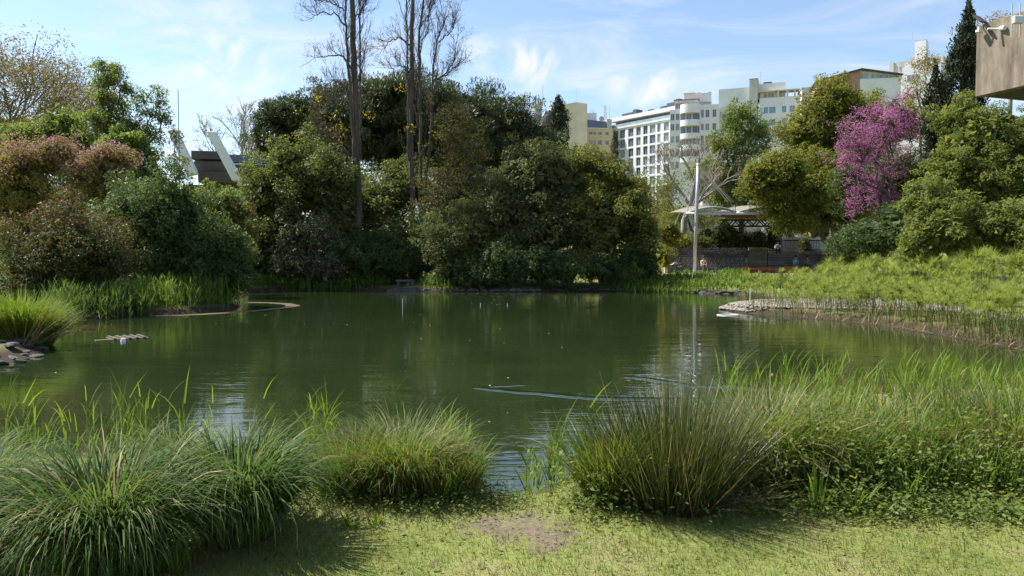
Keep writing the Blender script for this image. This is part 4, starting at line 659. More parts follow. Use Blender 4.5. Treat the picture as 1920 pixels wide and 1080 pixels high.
part(e, 'antenna', 'steel', (X(1694.5), X(1694.5) + .1, 4, 4.1, Zp(119), Zp(60)))
# low white building behind the canopy
e, X, Zp, L = building('low_white_building', 'low white building glimpsed behind the mast and the canopy', 1222, 82, 1425, 80)
facade(e, 0, L, 0, Zp(386), [(X(1240), X(1246)), (X(1330), X(1338)), (X(1344), X(1352))], [(Zp(420), Zp(404))], 'whiteold', back=6); part(e, 'upper_storey', 'whiteold', (X(1230), X(1262), 1, 6, Zp(385.9), Zp(348)), (X(1318), X(1412), 2, 6, Zp(385.9), Zp(352)))
m = MB(); m.prism([(X(1310), Zp(352)), (X(1418), Zp(352)), (X(1395), Zp(330)), (X(1325), Zp(336))], 1.5, 6.5); m.build('roof', M['whiteold'], e)
# building with slanted concrete beams on the left
e, X, Zp, L = building('terraced_building', 'dark terraced building with slanted white concrete beams beyond the left shrubs', 335, 92, 500, 94)
part(e, 'terrace_tier', 'concdark', (X(362), X(426), 0, 8, Zp(297), Zp(281.5))); part(e, 'terrace_tier', 'concdark', (X(372), X(432), -1.6, 8, Zp(322), Zp(304.5))); part(e, 'terrace_tier', 'concdark', (X(384), X(444), -3.0, 8, Zp(345), Zp(325)))
part(e, 'glazing', 'glass', (X(366), X(424), 1.2, 1.4, Zp(304.4), Zp(297.1)), (X(378), X(430), -.4, -.2, Zp(324.9), Zp(322.1)))
part(e, 'terrace_tier', 'slateblue', (X(428), X(500), 1, 8, Zp(300), Zp(285))); part(e, 'terrace_tier', 'concdark', (X(440), X(500), -.6, 8, Zp(325), Zp(307.5))); part(e, 'terrace_edge', 'whiteold', (X(440), X(500), -.75, -.62, Zp(307.4), Zp(305)))
part(e, 'lower_wall', 'concdark', (X(345), X(500), .5, 8, 0, Zp(345.1)))
for poly, y0 in (([(334, 254), (349, 252), (386, 331), (368, 335)], -4.), ([(403, 254), (419, 254), (465, 340), (448, 343)], -4.)):
    m = MB(); m.prism([(X(a), Zp(b)) for a, b in poly][::-1], y0, y0 + 1.3); m.build('slanted_beam', M['white'], e, bevel=.06)
m = MB(); b = at(336.5, 330, 70); m.tube([(0, 0, 0), (0, 0, at(336, 168, 70)[2])], [.06, .035], 6); o = m.build('flagpole', M['barkpale']); o.location = (b[0], b[1], 0); tag(o, 'thin bare pole rising above the left trees', 'pole')
# ------------------------------------------------------------------ concrete block at the upper right
A = at(1828, 182, 22); B = at(1920, 160, 20.6); u = norm((B - A)[:2]); e = empty('concrete_overhang', (A[0], A[1], 0), 'stained board marked concrete overhang jutting in at the upper right', 'building', rz=math.atan2(u[1], u[0]))
zb, zt_ = A[2], at(1829, 49, 22)[2]; h = (zt_ - zb) / 7
part(e, 'front_wall', 'concrete', (0, 5.5, 0, .3, zb, zt_), bevel=.015)
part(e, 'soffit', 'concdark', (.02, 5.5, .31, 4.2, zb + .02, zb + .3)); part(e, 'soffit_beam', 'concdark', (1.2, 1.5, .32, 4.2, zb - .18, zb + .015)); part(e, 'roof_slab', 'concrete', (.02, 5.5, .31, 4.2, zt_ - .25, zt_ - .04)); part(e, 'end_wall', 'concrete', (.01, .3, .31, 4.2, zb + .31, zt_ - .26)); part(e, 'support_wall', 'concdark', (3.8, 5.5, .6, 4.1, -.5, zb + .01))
def floodlight(label, px, py, Y, rz):
    p = at(px, py, Y); f = empty('floodlight', tuple(p), label, 'floodlight', rz=rz); m = MB(); m.add([(-.17, -.11, .10), (.17, -.11, .10), (.17, .12, .34), (-.17, .12, .34), (-.17, -.07, .06), (.17, -.07, .06), (.17, .16, .30), (-.17, .16, .30)], [(0, 1, 2, 3), (7, 6, 5, 4), (0, 4, 5, 1), (1, 5, 6, 2), (2, 6, 7, 3), (3, 7, 4, 0)]); m.build('lamp_housing', M['concdark'], f, bevel=.01)
    m = MB(); m.tube([(-.14, .03, .16), (-.14, .05, .02), (.14, .05, .02), (.14, .03, .16)], .018, 6); m.build('bracket', M['steel'], f); m = MB(); m.tube([(0, .05, .02), (0, .05, -.1)], .03, 8); m.box(-.09, .09, 0, .1, -.16, -.1); m.build('mount', M['whiteplastic'], f); return f
floodlight('square floodlight on the left corner of the concrete overhang', 1839, 49, 21.7, .5)
p = at(1863, 55, 21.4); f = empty('security_camera', tuple(p), 'small white camera beside the floodlight on the concrete edge', 'camera'); m = MB(); m.tube([(-.2, -.05, 0), (0, -.1, -.02), (.12, -.14, -.03)], .03, 6); m.build('arm', M['whiteplastic'], f); m = MB(); m.tube([(.1, -.16, -.02), (.12, -.3, -.05)], [.06, .065], 10); m.build('lens_body', M['whiteplastic'], f, smooth=False)
p = at(1902, 42, 20.7); f = empty('junction_box', tuple(p), 'grey box with two upright rods on the concrete overhang', 'box'); m = MB(); m.box(-.13, .13, -.2, -.08, -.08, .13); m.build('box', M['panel'], f, bevel=.02)
for dx in (-.11, .11): m = MB(); m.tube([(dx, -.06, -.42), (dx, -.06, .5)], .016, 6); m.build('rod', M['steel'], f)
# ------------------------------------------------------------------ amphitheatre
rng = np.random.default_rng(5)
e = empty('amphitheatre', (14.5, 57, 1.0), 'dark stone block seating of the open air theatre beyond the pond', 'seating')
EX, EY, EZ = e.location
def gxp(px, Y): return (px - 960) / F * Y
blk = [MB().box(-.152, .152, 0, .42, 0, .185).mesh('seat_block', M['seatstone'])]
b2 = MB().box(-.62, .62, 0, .42, 0, .2).mesh('seat_slab', M['seatstone'])
NT = 10
for k in range(NT):
    Y0 = 57.2 + .42 * k; z0 = 1.02 + .195 * k; xa, xb = gxp(1247, Y0), gxp(1402, Y0)
    m = MB(); m.box(xa - EX, xb - EX, Y0 + .03 - EY, Y0 + .44 - EY, z0 - .15 - EZ, z0 + .17 - EZ); m.build('mortar_bed', M['joint'] if k < 6 else M['seatstone'], e)
    n = int((xb - xa) / .352); off = (k % 2) * .17
    for i in range(n):
        o = bpy.data.objects.new('seat_block', blk[0]); o.location = (xa + .17 + off * .6 + i * .352 - EX, Y0 - EY + rng.uniform(0, .02), z0 - EZ + rng.uniform(0, .008)); o.scale = (rng.uniform(.96, 1.0), 1, rng.uniform(.97, 1.03)); link(o, e)
for k in range(9):
    Y0 = 57.4 + .42 * k; z0 = 1.02 + .205 * k; xa, xb = gxp(1440, Y0), gxp(1625, Y0); n = int((xb - xa) / 1.26)
    m = MB(); m.box(xa - EX, xa + n * 1.26 - EX, Y0 + .05 - EY, Y0 + .44 - EY, z0 - .15 - EZ, z0 + .16 - EZ); m.build('slab_bed', M['seatstone'], e)
    for i in range(n):
        o = bpy.data.objects.new('seat_slab', b2); o.location = (xa + .63 + i * 1.26 - EX, Y0 - EY + rng.uniform(0, .03), z0 - EZ + rng.uniform(0, .012)); link(o, e)
        m_ = MB().box(-.61, .61, .02, .40, .201, .212).mesh('pale_tread', M['joint']) if 'TREAD' not in globals() else TREAD; TREAD = m_
        t = bpy.data.objects.new('pale_tread', TREAD); link(t, o)  # paler strip on top of each seat slab
s = empty('stone_stairs', (gxp(1420, 58), 57, 1.0), 'stone stairs with mossy treads between the two seating sections', 'stairs')
for k in range(10):
    Y0 = 57.0 + .42 * k; z0 = 1.0 + .2 * k; xa, xb = gxp(1403.5, Y0), gxp(1438, Y0); m = MB(); m.box(xa - s.location[0], xb - s.location[0], Y0 - 57, Y0 + .46 - 57, z0 - 1.2, z0 + .15 - 1); m.build('step', M['seatstone'], s)
    m = MB(); m.box(xa + .02 - s.location[0], xb - .02 - s.location[0], Y0 - .02 - 57, Y0 + .4 - 57, z0 + .155 - 1, z0 + .195 - 1); m.build('mossy_tread', M['moss'], s)
# shed with pale panels on top of the right-hand section
e = empty('shed', (*at(1512, 480, 62)[:2], 0), 'concrete shed with pale corrugated panels above the right seating', 'shed')
zs = lambda y: at(960, y, 62)[2]; xs_ = lambda px: gxp(px, 62) - e.location[0]
m = MB(); m.box(xs_(1462), xs_(1590), -.4, 3.5, zs(450), zs(445)); m.build('roof_slab', M['whiteold'], e); m = MB(); m.box(xs_(1464), xs_(1590), .35, 3.2, 1.5, zs(450.1)); m.build('back_wall', M['concdark'], e)
for a, b in ((1464.5, 1468), (1510.5, 1514.5), (1558, 1561)): m = MB(); m.box(xs_(a), xs_(b), -.2, .2, 2.0, zs(450.1)); m.build('column', M['whiteold'], e)
for a, b in ((1468.4, 1510), (1515, 1557.6)):
    n = 9
    for i in range(n):
        x0 = xs_(a) + (xs_(b) - xs_(a)) * i / n; x1 = xs_(a) + (xs_(b) - xs_(a)) * (i + 1) / n; m = MB(); m.add([(x0, .1, zs(481)), (x0 + (x1 - x0) * .3, .04, zs(481)), (x0 + (x1 - x0) * .7, .04, zs(481)), (x1, .1, zs(481)), (x0, .1, zs(451.5)), (x0 + (x1 - x0) * .3, .04, zs(451.5)), (x0 + (x1 - x0) * .7, .04, zs(451.5)), (x1, .1, zs(451.5))], [(0, 1, 5, 4), (1, 2, 6, 5), (2, 3, 7, 6)]); m.build('panel', M['panel'], e)
# ------------------------------------------------------------------ canopy with mast
YM = 55.0; bm = at(1302, 512, YM); zg = g1(bm[0], bm[1])
e = empty('mast', (bm[0], bm[1], zg), 'tall white steel mast standing on the path', 'mast'); zc = lambda y, Y=YM: at(960, y, Y)[2]
m = MB(); m.tube([(-.01, 0, -.2), (.085, 0, zc(420) - zg), (.135, 0, zc(375) - zg), (.2, 0, zc(309) - zg)], [.115, .115, .125, .1], 14); m.build('pole', M['steel'], e, smooth=True); m = MB(); m.tube([(.2, 0, zc(309) - zg), (.2, 0, zc(306) - zg)], [.14, .1], 12); m.build('cap', M['whiteplastic'], e); m = MB(); m.box(-.35, .35, -.35, .35, .0, .06); m.build('base_plate', M['steel'], e)
for i, (px, py, dY) in enumerate(((1365, 379, 4.5), (1371, 379, 5.0), (1288, 400, .5), (1262, 430, 9), (1375, 378, 8))):
    q = at(px, py, YM + dY); m = MB(); m.tube([(.2, 0, zc(311) - zg), tuple(q - np.array([bm[0], bm[1], zg]))], .028, 5); m.build('stay_cable', M['steel'], e)
e = empty('canopy_roof', (gxp(1440, 57), 57, 1.5), 'cream arched membrane roof on steel and timber beams', 'canopy'); ox, oy, oz = e.location
for (a, b) in ((1287, 1380), (1380, 1472), (1472, 1565)):
    V = []; nu, nv = 17, 9
    for j in range(nv):
        for i in range(nu):
            u, v = i / (nu - 1), j / (nv - 1); Y = 55.3 + 6 * v; x = gxp(a + (b - a) * u, 55.3); ar = 4 * u * (1 - u); skew = ar * (1 + .4 * (u - .5)); V.append((x - ox, Y - oy, zc(398) + (.42) * skew * (1 - .2 * v) + v * (.55 + .35 * u) - .55 * v * v * .3 - oz))
    top_ = MB().add(V, [(j * nu + i, j * nu + i + 1, (j + 1) * nu + i + 1, (j + 1) * nu + i) for j in range(nv - 1) for i in range(nu - 1)]); o = top_.build('membrane', M['membrane'], e, smooth=True); sm = o.modifiers.new('solid', 'SOLIDIFY'); sm.thickness = .05
    edge = [tuple(np.array(V[i]) + np.array([0, -.03, -.02])) for i in range(nu)]; m = MB(); m.tube(edge, .05, 6); m.build('edge_tube', M['steel'], e, smooth=True)
    for i in range(2, nu - 2): m = MB(); m.box(V[i][0] - .02, V[i][0] + .02, V[i][1] + .01, V[i][1] + .05, zc(398) - oz - .1, V[i][2] - .04); m.build('strut', M['whiteold'], e)
x0, x1 = gxp(1285, 55.3) - ox, gxp(1600, 55.3) - ox
m = MB(); m.tube([(x0, 55.25 - oy, zc(400) - oz), (x1, 55.25 - oy, zc(400) - oz)], .1, 8); m.build('edge_beam', M['steel'], e, smooth=True)
m = MB(); m.box(gxp(1360, 56) - ox, x1 + .5, 56 - oy, 56.25 - oy, zc(410, 56) - oz, zc(402, 56) - oz); m.build('fascia_beam', M['timber'], e, bevel=.02)
xa, xb, za, zb2, yt = gxp(1352, 57) - ox, x1 + .8, zc(424, 57) - oz, zc(412, 57) - oz, 57 - oy
m = MB(); [m.tube([(xa, yt + dy, z), (xb, yt + dy, z)], .055, 5) for z in (za, zb2) for dy in (0, .7)]; nn_ = 22
for i in range(nn_):
    p0, p1 = xa + (xb - xa) * i / nn_, xa + (xb - xa) * (i + 1) / nn_; zz0, zz1 = (za, zb2) if i % 2 else (zb2, za); m.tube([(p0, yt, zz0), (p1, yt, zz1)], .045, 4); m.tube([(p0, yt + .7, zz1), (p1, yt + .7, zz0)], .045, 4); m.tube([(p0, yt, za), (p0, yt + .7, za)], .04, 4)
m.build('truss', M['darksteel'], e)
for px, Y in ((1390, 63), (1480, 64), (1560, 64)): m = MB(); m.box(gxp(px, Y) - ox - .15, gxp(px, Y) - ox + .15, Y - oy, Y + .3 - oy, -1.0, zc(404, Y) - oz); m.build('post', M['concdark'], e)
m = MB(); m.box(gxp(1350, 62) - ox, x1 + .8, 61.8 - oy, 64.5 - oy, zc(405, 62) - oz, zc(401, 62) - oz); m.build('rear_roof', M['darksteel'], e)
# ------------------------------------------------------------------ orange safety net
e = empty('safety_net', (*at(1440, 512, 55)[:2], 1.0), 'orange plastic safety netting sagging along the path', 'fence'); pts = []
for px in np.linspace(1384, 1520, 41): x = gxp(px, 56.2); f = (px - 1384) / 136; pts.append((x - e.location[0], 56.2 - e.location[1] + .1 * math.sin(f * 9), .16 + .10 * abs(math.sin(f * math.pi * 2.0 + .4))))
m = MB()
for r in range(5): m.tube([(x, y, z + .055 * r * (.7 + .3 * math.sin(i * .5))) for i, (x, y, z) in enumerate(pts)], .017, 4)
for i in range(0, 41): m.tube([(pts[i][0], pts[i][1], pts[i][2]), (pts[i][0], pts[i][1], pts[i][2] + .22 * (.7 + .3 * math.sin(i * .5)))], .014, 4)
m.build('net', M['orange'], e)
for i in (0, 13, 27, 40): m = MB(); m.tube([(pts[i][0], pts[i][1] + .03, -.2), (pts[i][0], pts[i][1] + .03, .5)], .02, 6); m.build('stake', M['darksteel'], e)
# ------------------------------------------------------------------ people
def person(label, base, rz, J, cols):
    """J: joint positions (metres, base at the feet or seat). one skinned body; hair is a child"""
    root = empty('person', base, label, 'person', rz=rz)
    vs, es, rd, own = [], [], [], []
    def chain(pts, rads, who, start=None):
        prev = start
        for p, r in zip(pts, rads):
            vs.append(p); rd.append(r); own.append(who); i = len(vs) - 1
            if prev is not None: es.append((prev, i))
            prev = i
        return prev
    H = {k: np.array(v, float) for k, v in J.items()}; mid = lambda a, b, t=.5: H[a] * (1 - t) + H[b] * t
    pel = chain([H['pelvis']], [.125], 'legs'); ch = chain([mid('pelvis', 'chest'), H['chest'], mid('chest', 'neck', .75)], [.12, .135, .085], 'top', pel); nk = chain([H['neck']], [.05], 'skin', ch); chain([mid('neck', 'head', .45), H['head'], H['head'] + (H['head'] - H['neck']) * .42], [.065, .098, .07], 'skin', nk)
    chest_i = pel + 2
    for s in 'lr':
        a = chain([H[s + 'shoulder'], mid(s + 'shoulder', s + 'elbow'), H[s + 'elbow']], [.062, .05, .042], 'top', chest_i); wv = chain([mid(s + 'elbow', s + 'wrist'), H[s + 'wrist']], [.036, .028], 'skin', a)
        d = norm(H[s + 'wrist'] - H[s + 'elbow']); side = norm(np.cross(d, [0, .3, 1.])); pm = chain([H[s + 'wrist'] + d * .06], [.034], 'skin', wv)
        for j, (o_, l_) in enumerate(((-.03, .075), (-.01, .09), (.01, .085), (.03, .065))): chain([H[s + 'wrist'] + d * .10 + side * o_, H[s + 'wrist'] + d * (.10 + l_ * .5) + side * o_ * 1.1, H[s + 'wrist'] + d * (.095 + l_) + side * o_ * 1.1 + np.array([0, 0, -.012])], [.0095, .009, .008], 'skin', pm)
        chain([H[s + 'wrist'] + d * .05 + side * .045, H[s + 'wrist'] + d * .09 + side * .06], [.011, .009], 'skin', pm)
        k = chain([H[s + 'hip'], mid(s + 'hip', s + 'knee'), H[s + 'knee']], [.09, .078, .056], 'legs', pel); an = chain([mid(s + 'knee', s + 'ankle', .35), H[s + 'ankle']], [.054, .038], 'legs', k); chain([H[s + 'toe']], [.036], 'shoe', an)
    me = bpy.data.meshes.new('body'); me.from_pydata([tuple(v) for v in vs], es, []); o = bpy.data.objects.new('body', me); link(o, root)
    md = o.modifiers.new('skin', 'SKIN'); sd = o.modifiers.new('sub', 'SUBSURF'); sd.levels = 1; sd.render_levels = 1
    for i, v in enumerate(me.skin_vertices[0].data): v.radius = (rd[i], rd[i]); v.use_root = i == 0
    dg = bpy.context.evaluated_depsgraph_get(); nm = bpy.data.meshes.new_from_object(o.evaluated_get(dg)); o.modifiers.clear(); o.data = nm; nm.name = 'body'
    nm.materials.clear(); order = ['top', 'legs', 'skin', 'shoe']; [nm.materials.append(M[cols[k]]) for k in order]
    A = np.array(vs); co = np.empty(len(nm.vertices) * 3); nm.vertices.foreach_get('co', co); co = co.reshape(-1, 3)
    for pl in nm.polygons: c = co[list(pl.vertices)].mean(0); pl.material_index = order.index(own[int(np.argmin(np.linalg.norm(A - c, axis=1) - np.array(rd) * .6))]); pl.use_smooth = True
    hd = H['head'] + norm(H['head'] - H['neck']) * .035 + np.array([0, .015, 0]); m = MB(); nr, nc = 6, 12; V = []
    for a in range(nr + 1):
        ph = a / nr * 1.75
        for b in range(nc): th = b / nc * 2 * math.pi; cut = 1 if not (ph > 1.0 and math.sin(th) < -.2) else .8; V.append(hd + np.array([math.sin(ph) * math.cos(th) * .108 * cut, math.sin(ph) * math.sin(th) * .125 * cut, math.cos(ph) * .128]))
    m.add(V, [(a * nc + b, (a + 1) * nc + b, (a + 1) * nc + (b + 1) % nc, a * nc + (b + 1) % nc) for a in range(nr) for b in range(nc)]); m.build('hair', M[cols['hair']], root, smooth=True)
    f = MB(); hc = H['head'] + np.array([0, -.092, 0])      # face: eyes, nose, mouth, ears
    f.add([hc + np.array(v) for v in ((-.012, 0, .02), (.012, 0, .02), (.016, -.008, -.022), (-.016, -.008, -.022), (0, -.03, -.018))], [(0, 1, 4), (1, 2, 4), (2, 3, 4), (3, 0, 4)]); f.tube([hc + np.array([-.11, .09, -.02]), hc + np.array([-.112, .1, .03])], .018, 5); f.tube([hc + np.array([.11, .09, -.02]), hc + np.array([.112, .1, .03])], .018, 5); f.build('nose_and_ears', M[cols['skin']], root)
    f = MB(); [f.box(hc[0] + sx - .012, hc[0] + sx + .012, hc[1] - .012, hc[1] + .004, hc[2] + .022, hc[2] + .034) for sx in (-.034, .034)]; f.box(hc[0] - .024, hc[0] + .024, hc[1] - .008, hc[1] + .01, hc[2] - .05, hc[2] - .042); f.build('eyes_and_mouth', M['hair'], root)
    return root
def seated(lean=0., knee=.32, arms=0.):   # sitting on a step facing -y, base at seat height
    return dict(pelvis=(0, 0, .1), chest=(0, -.08 - lean, .42), neck=(0, -.12 - lean, .6), head=(0, -.16 - lean, .74), lshoulder=(-.18, -.1 - lean, .5), rshoulder=(.18, -.1 - lean, .5), lelbow=(-.23, -.24, .27), relbow=(.23, -.24, .27), lwrist=(-.1, -.42, .24 + arms), rwrist=(.1, -.42, .24 + arms), lhip=(-.1, -.04, .09), rhip=(.1, -.04, .09), lknee=(-.13, -.42, knee - .12), rknee=(.13, -.42, knee - .12), lankle=(-.12, -.46, -.24), rankle=(.12, -.46, -.24), ltoe=(-.13, -.6, -.29), rtoe=(.13, -.6, -.29))
def seat(px, k, right=False):
    Y = (57.4 if right else 57.2) + .42 * k; z = 1.02 + (.205 * k + .212 if right else .195 * k + .185); return (gxp(px, Y + .2), Y + .2, z)
person('person in a pale yellow top sitting on the lower block seats right of the mast', seat(1317, 1), .2, seated(.05), dict(top='yellowcloth', legs='greycloth', skin='skin', shoe='darkcloth', hair='hair'))
person('person in white top and dark trousers sitting high on the seating by the shed', seat(1457, 7, True), -.2, seated(.08, .34, .1), dict(top='whitecloth', legs='darkcloth', skin='skin', shoe='darkcloth', hair='hair'))
st_ = seated(.02); person('person in a light blue shirt sitting at the foot of the right seating', seat(1489, 1, True), .3, st_, dict(top='bluecloth', legs='denim', skin='skin', shoe='darkcloth', hair='hair'))
person('person in dark grey sitting behind the round papyrus heads', seat(1513, 1, True), -.3, seated(.1), dict(top='greycloth', legs='darkcloth', skin='skin', shoe='darkcloth', hair='hair'))
lie = dict(pelvis=(0, -.05, .12), chest=(-.32, -.02, .2), neck=(-.52, -.02, .33), head=(-.64, -.03, .43), lshoulder=(-.42, -.2, .24), rshoulder=(-.42, .16, .24), lelbow=(-.5, -.28, .08), relbow=(-.52, .2, .08), lwrist=(-.3, -.3, .07), rwrist=(-.32, .22, .1), lhip=(.02, -.14, .12), rhip=(.02, .06, .12), lknee=(.34, -.14, .46), rknee=(.4, .06, .36), lankle=(.5, -.15, .08), rankle=(.72, .06, .08), ltoe=(.64, -.16, .05), rtoe=(.84, .06, .1))
person('person in light blue top and white trousers reclining on the left end of the seats', seat(1258, 1), 0, lie, dict(top='bluecloth', legs='whitecloth', skin='skin', shoe='whitecloth', hair='hair'))
# ------------------------------------------------------------------ stones, bench, floating things
def rockmesh(seed, sx, sy, sz):
    r = np.random.default_rng(seed); import bmesh; bm_ = bmesh.new(); bmesh.ops.create_icosphere(bm_, subdivisions=2, radius=1); ns = [(rdir(r, 1)[0], r.uniform(.45, .85)) for _ in range(9)]
    for v in bm_.verts:
        c = np.array(v.co)
        for n_, d_ in ns:
            k = c @ n_ - d_
            if k > 0: c = c - n_ * k * .9
        v.co = c * np.array([sx, sy, sz]) * 1.2
    me = bpy.data.meshes.new('stone'); bm_.to_mesh(me); bm_.free(); me.materials.append(M['stone']); return me
RK = [rockmesh(40 + i, .5, .4, .32) for i in range(7)]
rng = np.random.default_rng(8); i = 0
for px, py, w in ((5, 676, 44), (38, 672, 36), (66, 662, 34), (20, 662, 46), (52, 652, 40), (78, 648, 30), (-20, 670, 44), (2, 655, 36), (34, 650, 30), (70, 655, 22), (44, 663, 22), (-40, 682, 50), (85, 642, 20), (62, 641, 26), (-60, 690, 46), (12, 645, 30), (25, 668, 34), (50, 660, 30), (58, 648, 26), (22, 640, 26)):
    p = gp(px, py, .08); o = bpy.data.objects.new('bank_rock', RK[i % 7]); s_ = w / F * p[1] * .7; o.scale = (s_, s_ * .9, s_ * .5); o.location = (p[0], p[1], max(g1(p[0], p[1]), 0) + s_ * .08); o.rotation_euler = (rng.uniform(-.2, .2), rng.uniform(-.2, .2), rng.uniform(0, 6.28)); link(o); i += 1
    tag(o, 'grey flat rock in the heap on the left bank below the grass clump', 'rock', 'rocks heaped on the left bank')
e = empty('stone_edging', (5, 46, 0), 'row of dark edging stones along the far waterline', 'stone edging'); SR = [rockmesh(60 + k, .5, .4, .4) for k in range(6)]
for px in np.arange(478, 1400, 13.0):
    px = px + rng.uniform(-3, 3); yy = np.interp(px, [470, 600, 720, 800, 960, 1100, 1250, 1395], [547, 544.5, 545.5, 547, 548, 546, 547.5, 552.5]); p = gp(px, yy - .1); o = bpy.data.objects.new('stone', SR[rng.integers(6)]); s_ = rng.uniform(.34, .62) * (.7 if px < 780 else 1); o.scale = (s_ * 1.25, s_ * .8, s_ * (.5 if px < 780 else .75)); o.location = (p[0] - 5, p[1] + .12 - 46, .05); o.rotation_euler = (0, rng.uniform(-.12, .12), rng.uniform(-.25, .25)); link(o, e)
for k, (px, py, w, lb) in enumerate(((742, 541, 22, 'pale flat stone at the waterline below the bench'), (756, 538, 18, 'small pale stone on top of the landing below the bench'), (735, 535, 16, 'pale stone left of the landing below the bench'))):
    p = gp(px, py, .2); o = bpy.data.objects.new('landing_stone', RK[k]); s_ = w / F * p[1]; o.scale = (s_, s_ * .7, s_ * .35); o.location = (p[0], p[1], g1(p[0], p[1]) + .05); link(o); tag(o, lb, 'rock')
b = at(757, 527, 48.2); bz = g1(b[0], b[1]); e = empty('stone_bench', (b[0], b[1], bz), 'low stone bench on the far bank between the poplar trunks', 'bench')
m = MB(); m.box(-.5, .42, -.2, .2, .3, .42); m.build('seat', M['seatstone'], e, bevel=.02)
for x in (-.42, .2): m = MB(); m.box(x, x + .18, -.16, .16, -.1, .298); m.build('leg', M['stone'], e)
b = at(773, 523, 48.3); o = MB().box(-.16, .16, -.16, .16, -.1, .4).build('stone_block', M['stone'], None, bevel=.02); o.location = (b[0], b[1], g1(b[0], b[1])); tag(o, 'upright square stone block right of the stone bench', 'stone block')
b = at(757, 533, 47.3); e = empty('stone_landing', (b[0], b[1], g1(b[0], b[1])), 'low stone slab steps leading to the water below the bench', 'steps')
for k in range(2): m = MB(); m.box(-1.0 + .1 * k, 1.0 - .2 * k, -.35 + .35 * k, .1 + .35 * k, -.2, .06 + .12 * k); m.build('slab', M['stone'], e, bevel=.02)
p0 = gp(180, 640); p1 = gp(280, 634); e = empty('sunken_raft', (*((p0 + p1) / 2)[:2], 0), 'waterlogged wooden raft floating flat on the left of the pond', 'raft', rz=math.atan2(p1[1] - p0[1], p1[0] - p0[0])); Lr = np.linalg.norm(p1 - p0)
for k in range(4): m = MB(); m.box(-Lr / 2 + (.0 if k == 0 else .35), Lr / 2, .03 + .2 * k, .2 + .2 * k, -.04, .018 + .004 * (k % 2)); m.build('plank', M['plank'], e, bevel=.006)
for k in range(5): m = MB(); m.box(-Lr / 2 + .4 + k * (Lr - .5) / 4.2, -Lr / 2 + .46 + k * (Lr - .5) / 4.2, .0, .86, .023, .045); m.build('batten', M['plank'], e)
m = MB(); m.tube([(0, 0, -.02), (0, 0, .07)], [.07, .05], 10); o = m.build('float', M['whiteplastic']); p = gp(231, 640); o.location = tuple(p); tag(o, 'small white float beside the raft', 'float')
for px, py, h_, lb in ((754.5, 577, .38, 'short white marker stake standing in the water in the middle of the pond'), (900.5, 573, .11, 'tiny pale stake in the water, middle of the three stakes'), (951, 573, .09, 'tiny pale stake in the water, rightmost of the three stakes'), (1406, 578, .85, 'thin pale stake at the tip of the gravel spit')):
    p = gp(px, py); m = MB(); m.tube([(0, 0, -.5), (0.01, 0, h_)], .015, 7); o = m.build('marker_stake', M['whiteplastic']); o.location = tuple(p); tag(o, lb, 'stake', 'stakes standing in the pond')
p = gp(1364, 591); a = np.linspace(0, 2 * math.pi, 33); m = MB(); m.tube([(.36 * math.cos(t), .33 * math.sin(t), .01) for t in a], .018, 6, False); o = m.build('floating_hoop', M['whiteplastic'], None, True); o.location = tuple(p); tag(o, 'pale hoop floating on the water near the gravel spit', 'hoop')
n = 80; fx, fy = rng.uniform(-14, 14, n * 3), rng.uniform(9, 44, n * 3); k = (sdist(fx, fy) < -.3) & ((fx < 0) | (rng.random(n * 3) < .35)); fx, fy = fx[k][:n], fy[k][:n]; n = len(fx); a = rng.uniform(0, 6.28, n); s_ = rng.uniform(.008, .022, n) * (.6 + fy / 40)
V = np.stack([np.stack([fx + np.cos(a + q) * s_, fy + np.sin(a + q) * s_, np.full(n, .006 + .002 * (q > 2))], 1) for q in (0, 1.57, 3.14, 4.71)], 1).reshape(-1, 3); tag(npobj('floating_fluff', V, np.arange(4 * n).reshape(-1, 4), M['petal']), 'pale seed fluff and petals scattered on the water', 'fluff', kind='stuff')
# ------------------------------------------------------------------ reed beds across the water
def bed(name, label, quad, n, H, mat, seed, leafL=.35, W=.03, per=5, dry=0., cat='reeds', stemW=.02):
    """quad: ground outline as (px, py) corners on the water plane; scattered inside"""
    rng = np.random.default_rng(seed); Q = np.array([gp(x, y)[:2] for x, y in quad]); u, v = rng.random(n), rng.random(n)
    x = (1 - u) * ((1 - v) * Q[0, 0] + v * Q[3, 0]) + u * ((1 - v) * Q[1, 0] + v * Q[2, 0]); y = (1 - u) * ((1 - v) * Q[0, 1] + v * Q[3, 1]) + u * ((1 - v) * Q[1, 1] + v * Q[2, 1])
    x = x + rng.normal(0, .25, n); y = y + rng.normal(0, .12, n); h = H * rng.uniform(.6, 1.1, n) * (.85 + .2 * vnoise(x * 1.3, y * 1.3)); o = npobj(name, *reeds(rng, x, y, h, leafL, W, stemW, per), M[mat]); tag(o, label, cat, kind='stuff')
bed('reed_bed', 'sunlit green reeds fringing the left headland', [(250, 593), (425, 582), (440, 566), (270, 574)], 1200, 1.25, 'reedfar', 31)
bed('reed_bed', 'reeds coloured dark for shade at the foot of the red tipped shrub', [(95, 604), (270, 594), (270, 582), (110, 590)], 1100, 1.0, 'grassdark', 32)  # shade on this stretch is put into the darker blade colour
bed('reed_bed', 'bright green reed strip on the far left bank', [(478, 546.5), (722, 545), (722, 539), (478, 540)], 1700, .85, 'reedfar', 33, .32, .06, 4)
bed('reed_bed', 'green reeds along the far right bank below the path', [(1150, 547), (1400, 552), (1400, 540), (1150, 541)], 1500, .5, 'reedfar', 34, .35, .06, 4)
bed('reed_bed', 'light patch of young reeds below the white blossom shrub', [(795, 547), (850, 548), (850, 543), (795, 543)], 260, .75, 'reedfar', 35, .3, .04, 4)
bed('meadow_grass', 'tall fresh grass behind the papyrus bed', [(1400, 552), (1900, 575), (1900, 547), (1400, 544)], 1500, .36, 'grassdark', 36, .35, .055, 4, cat='grass')
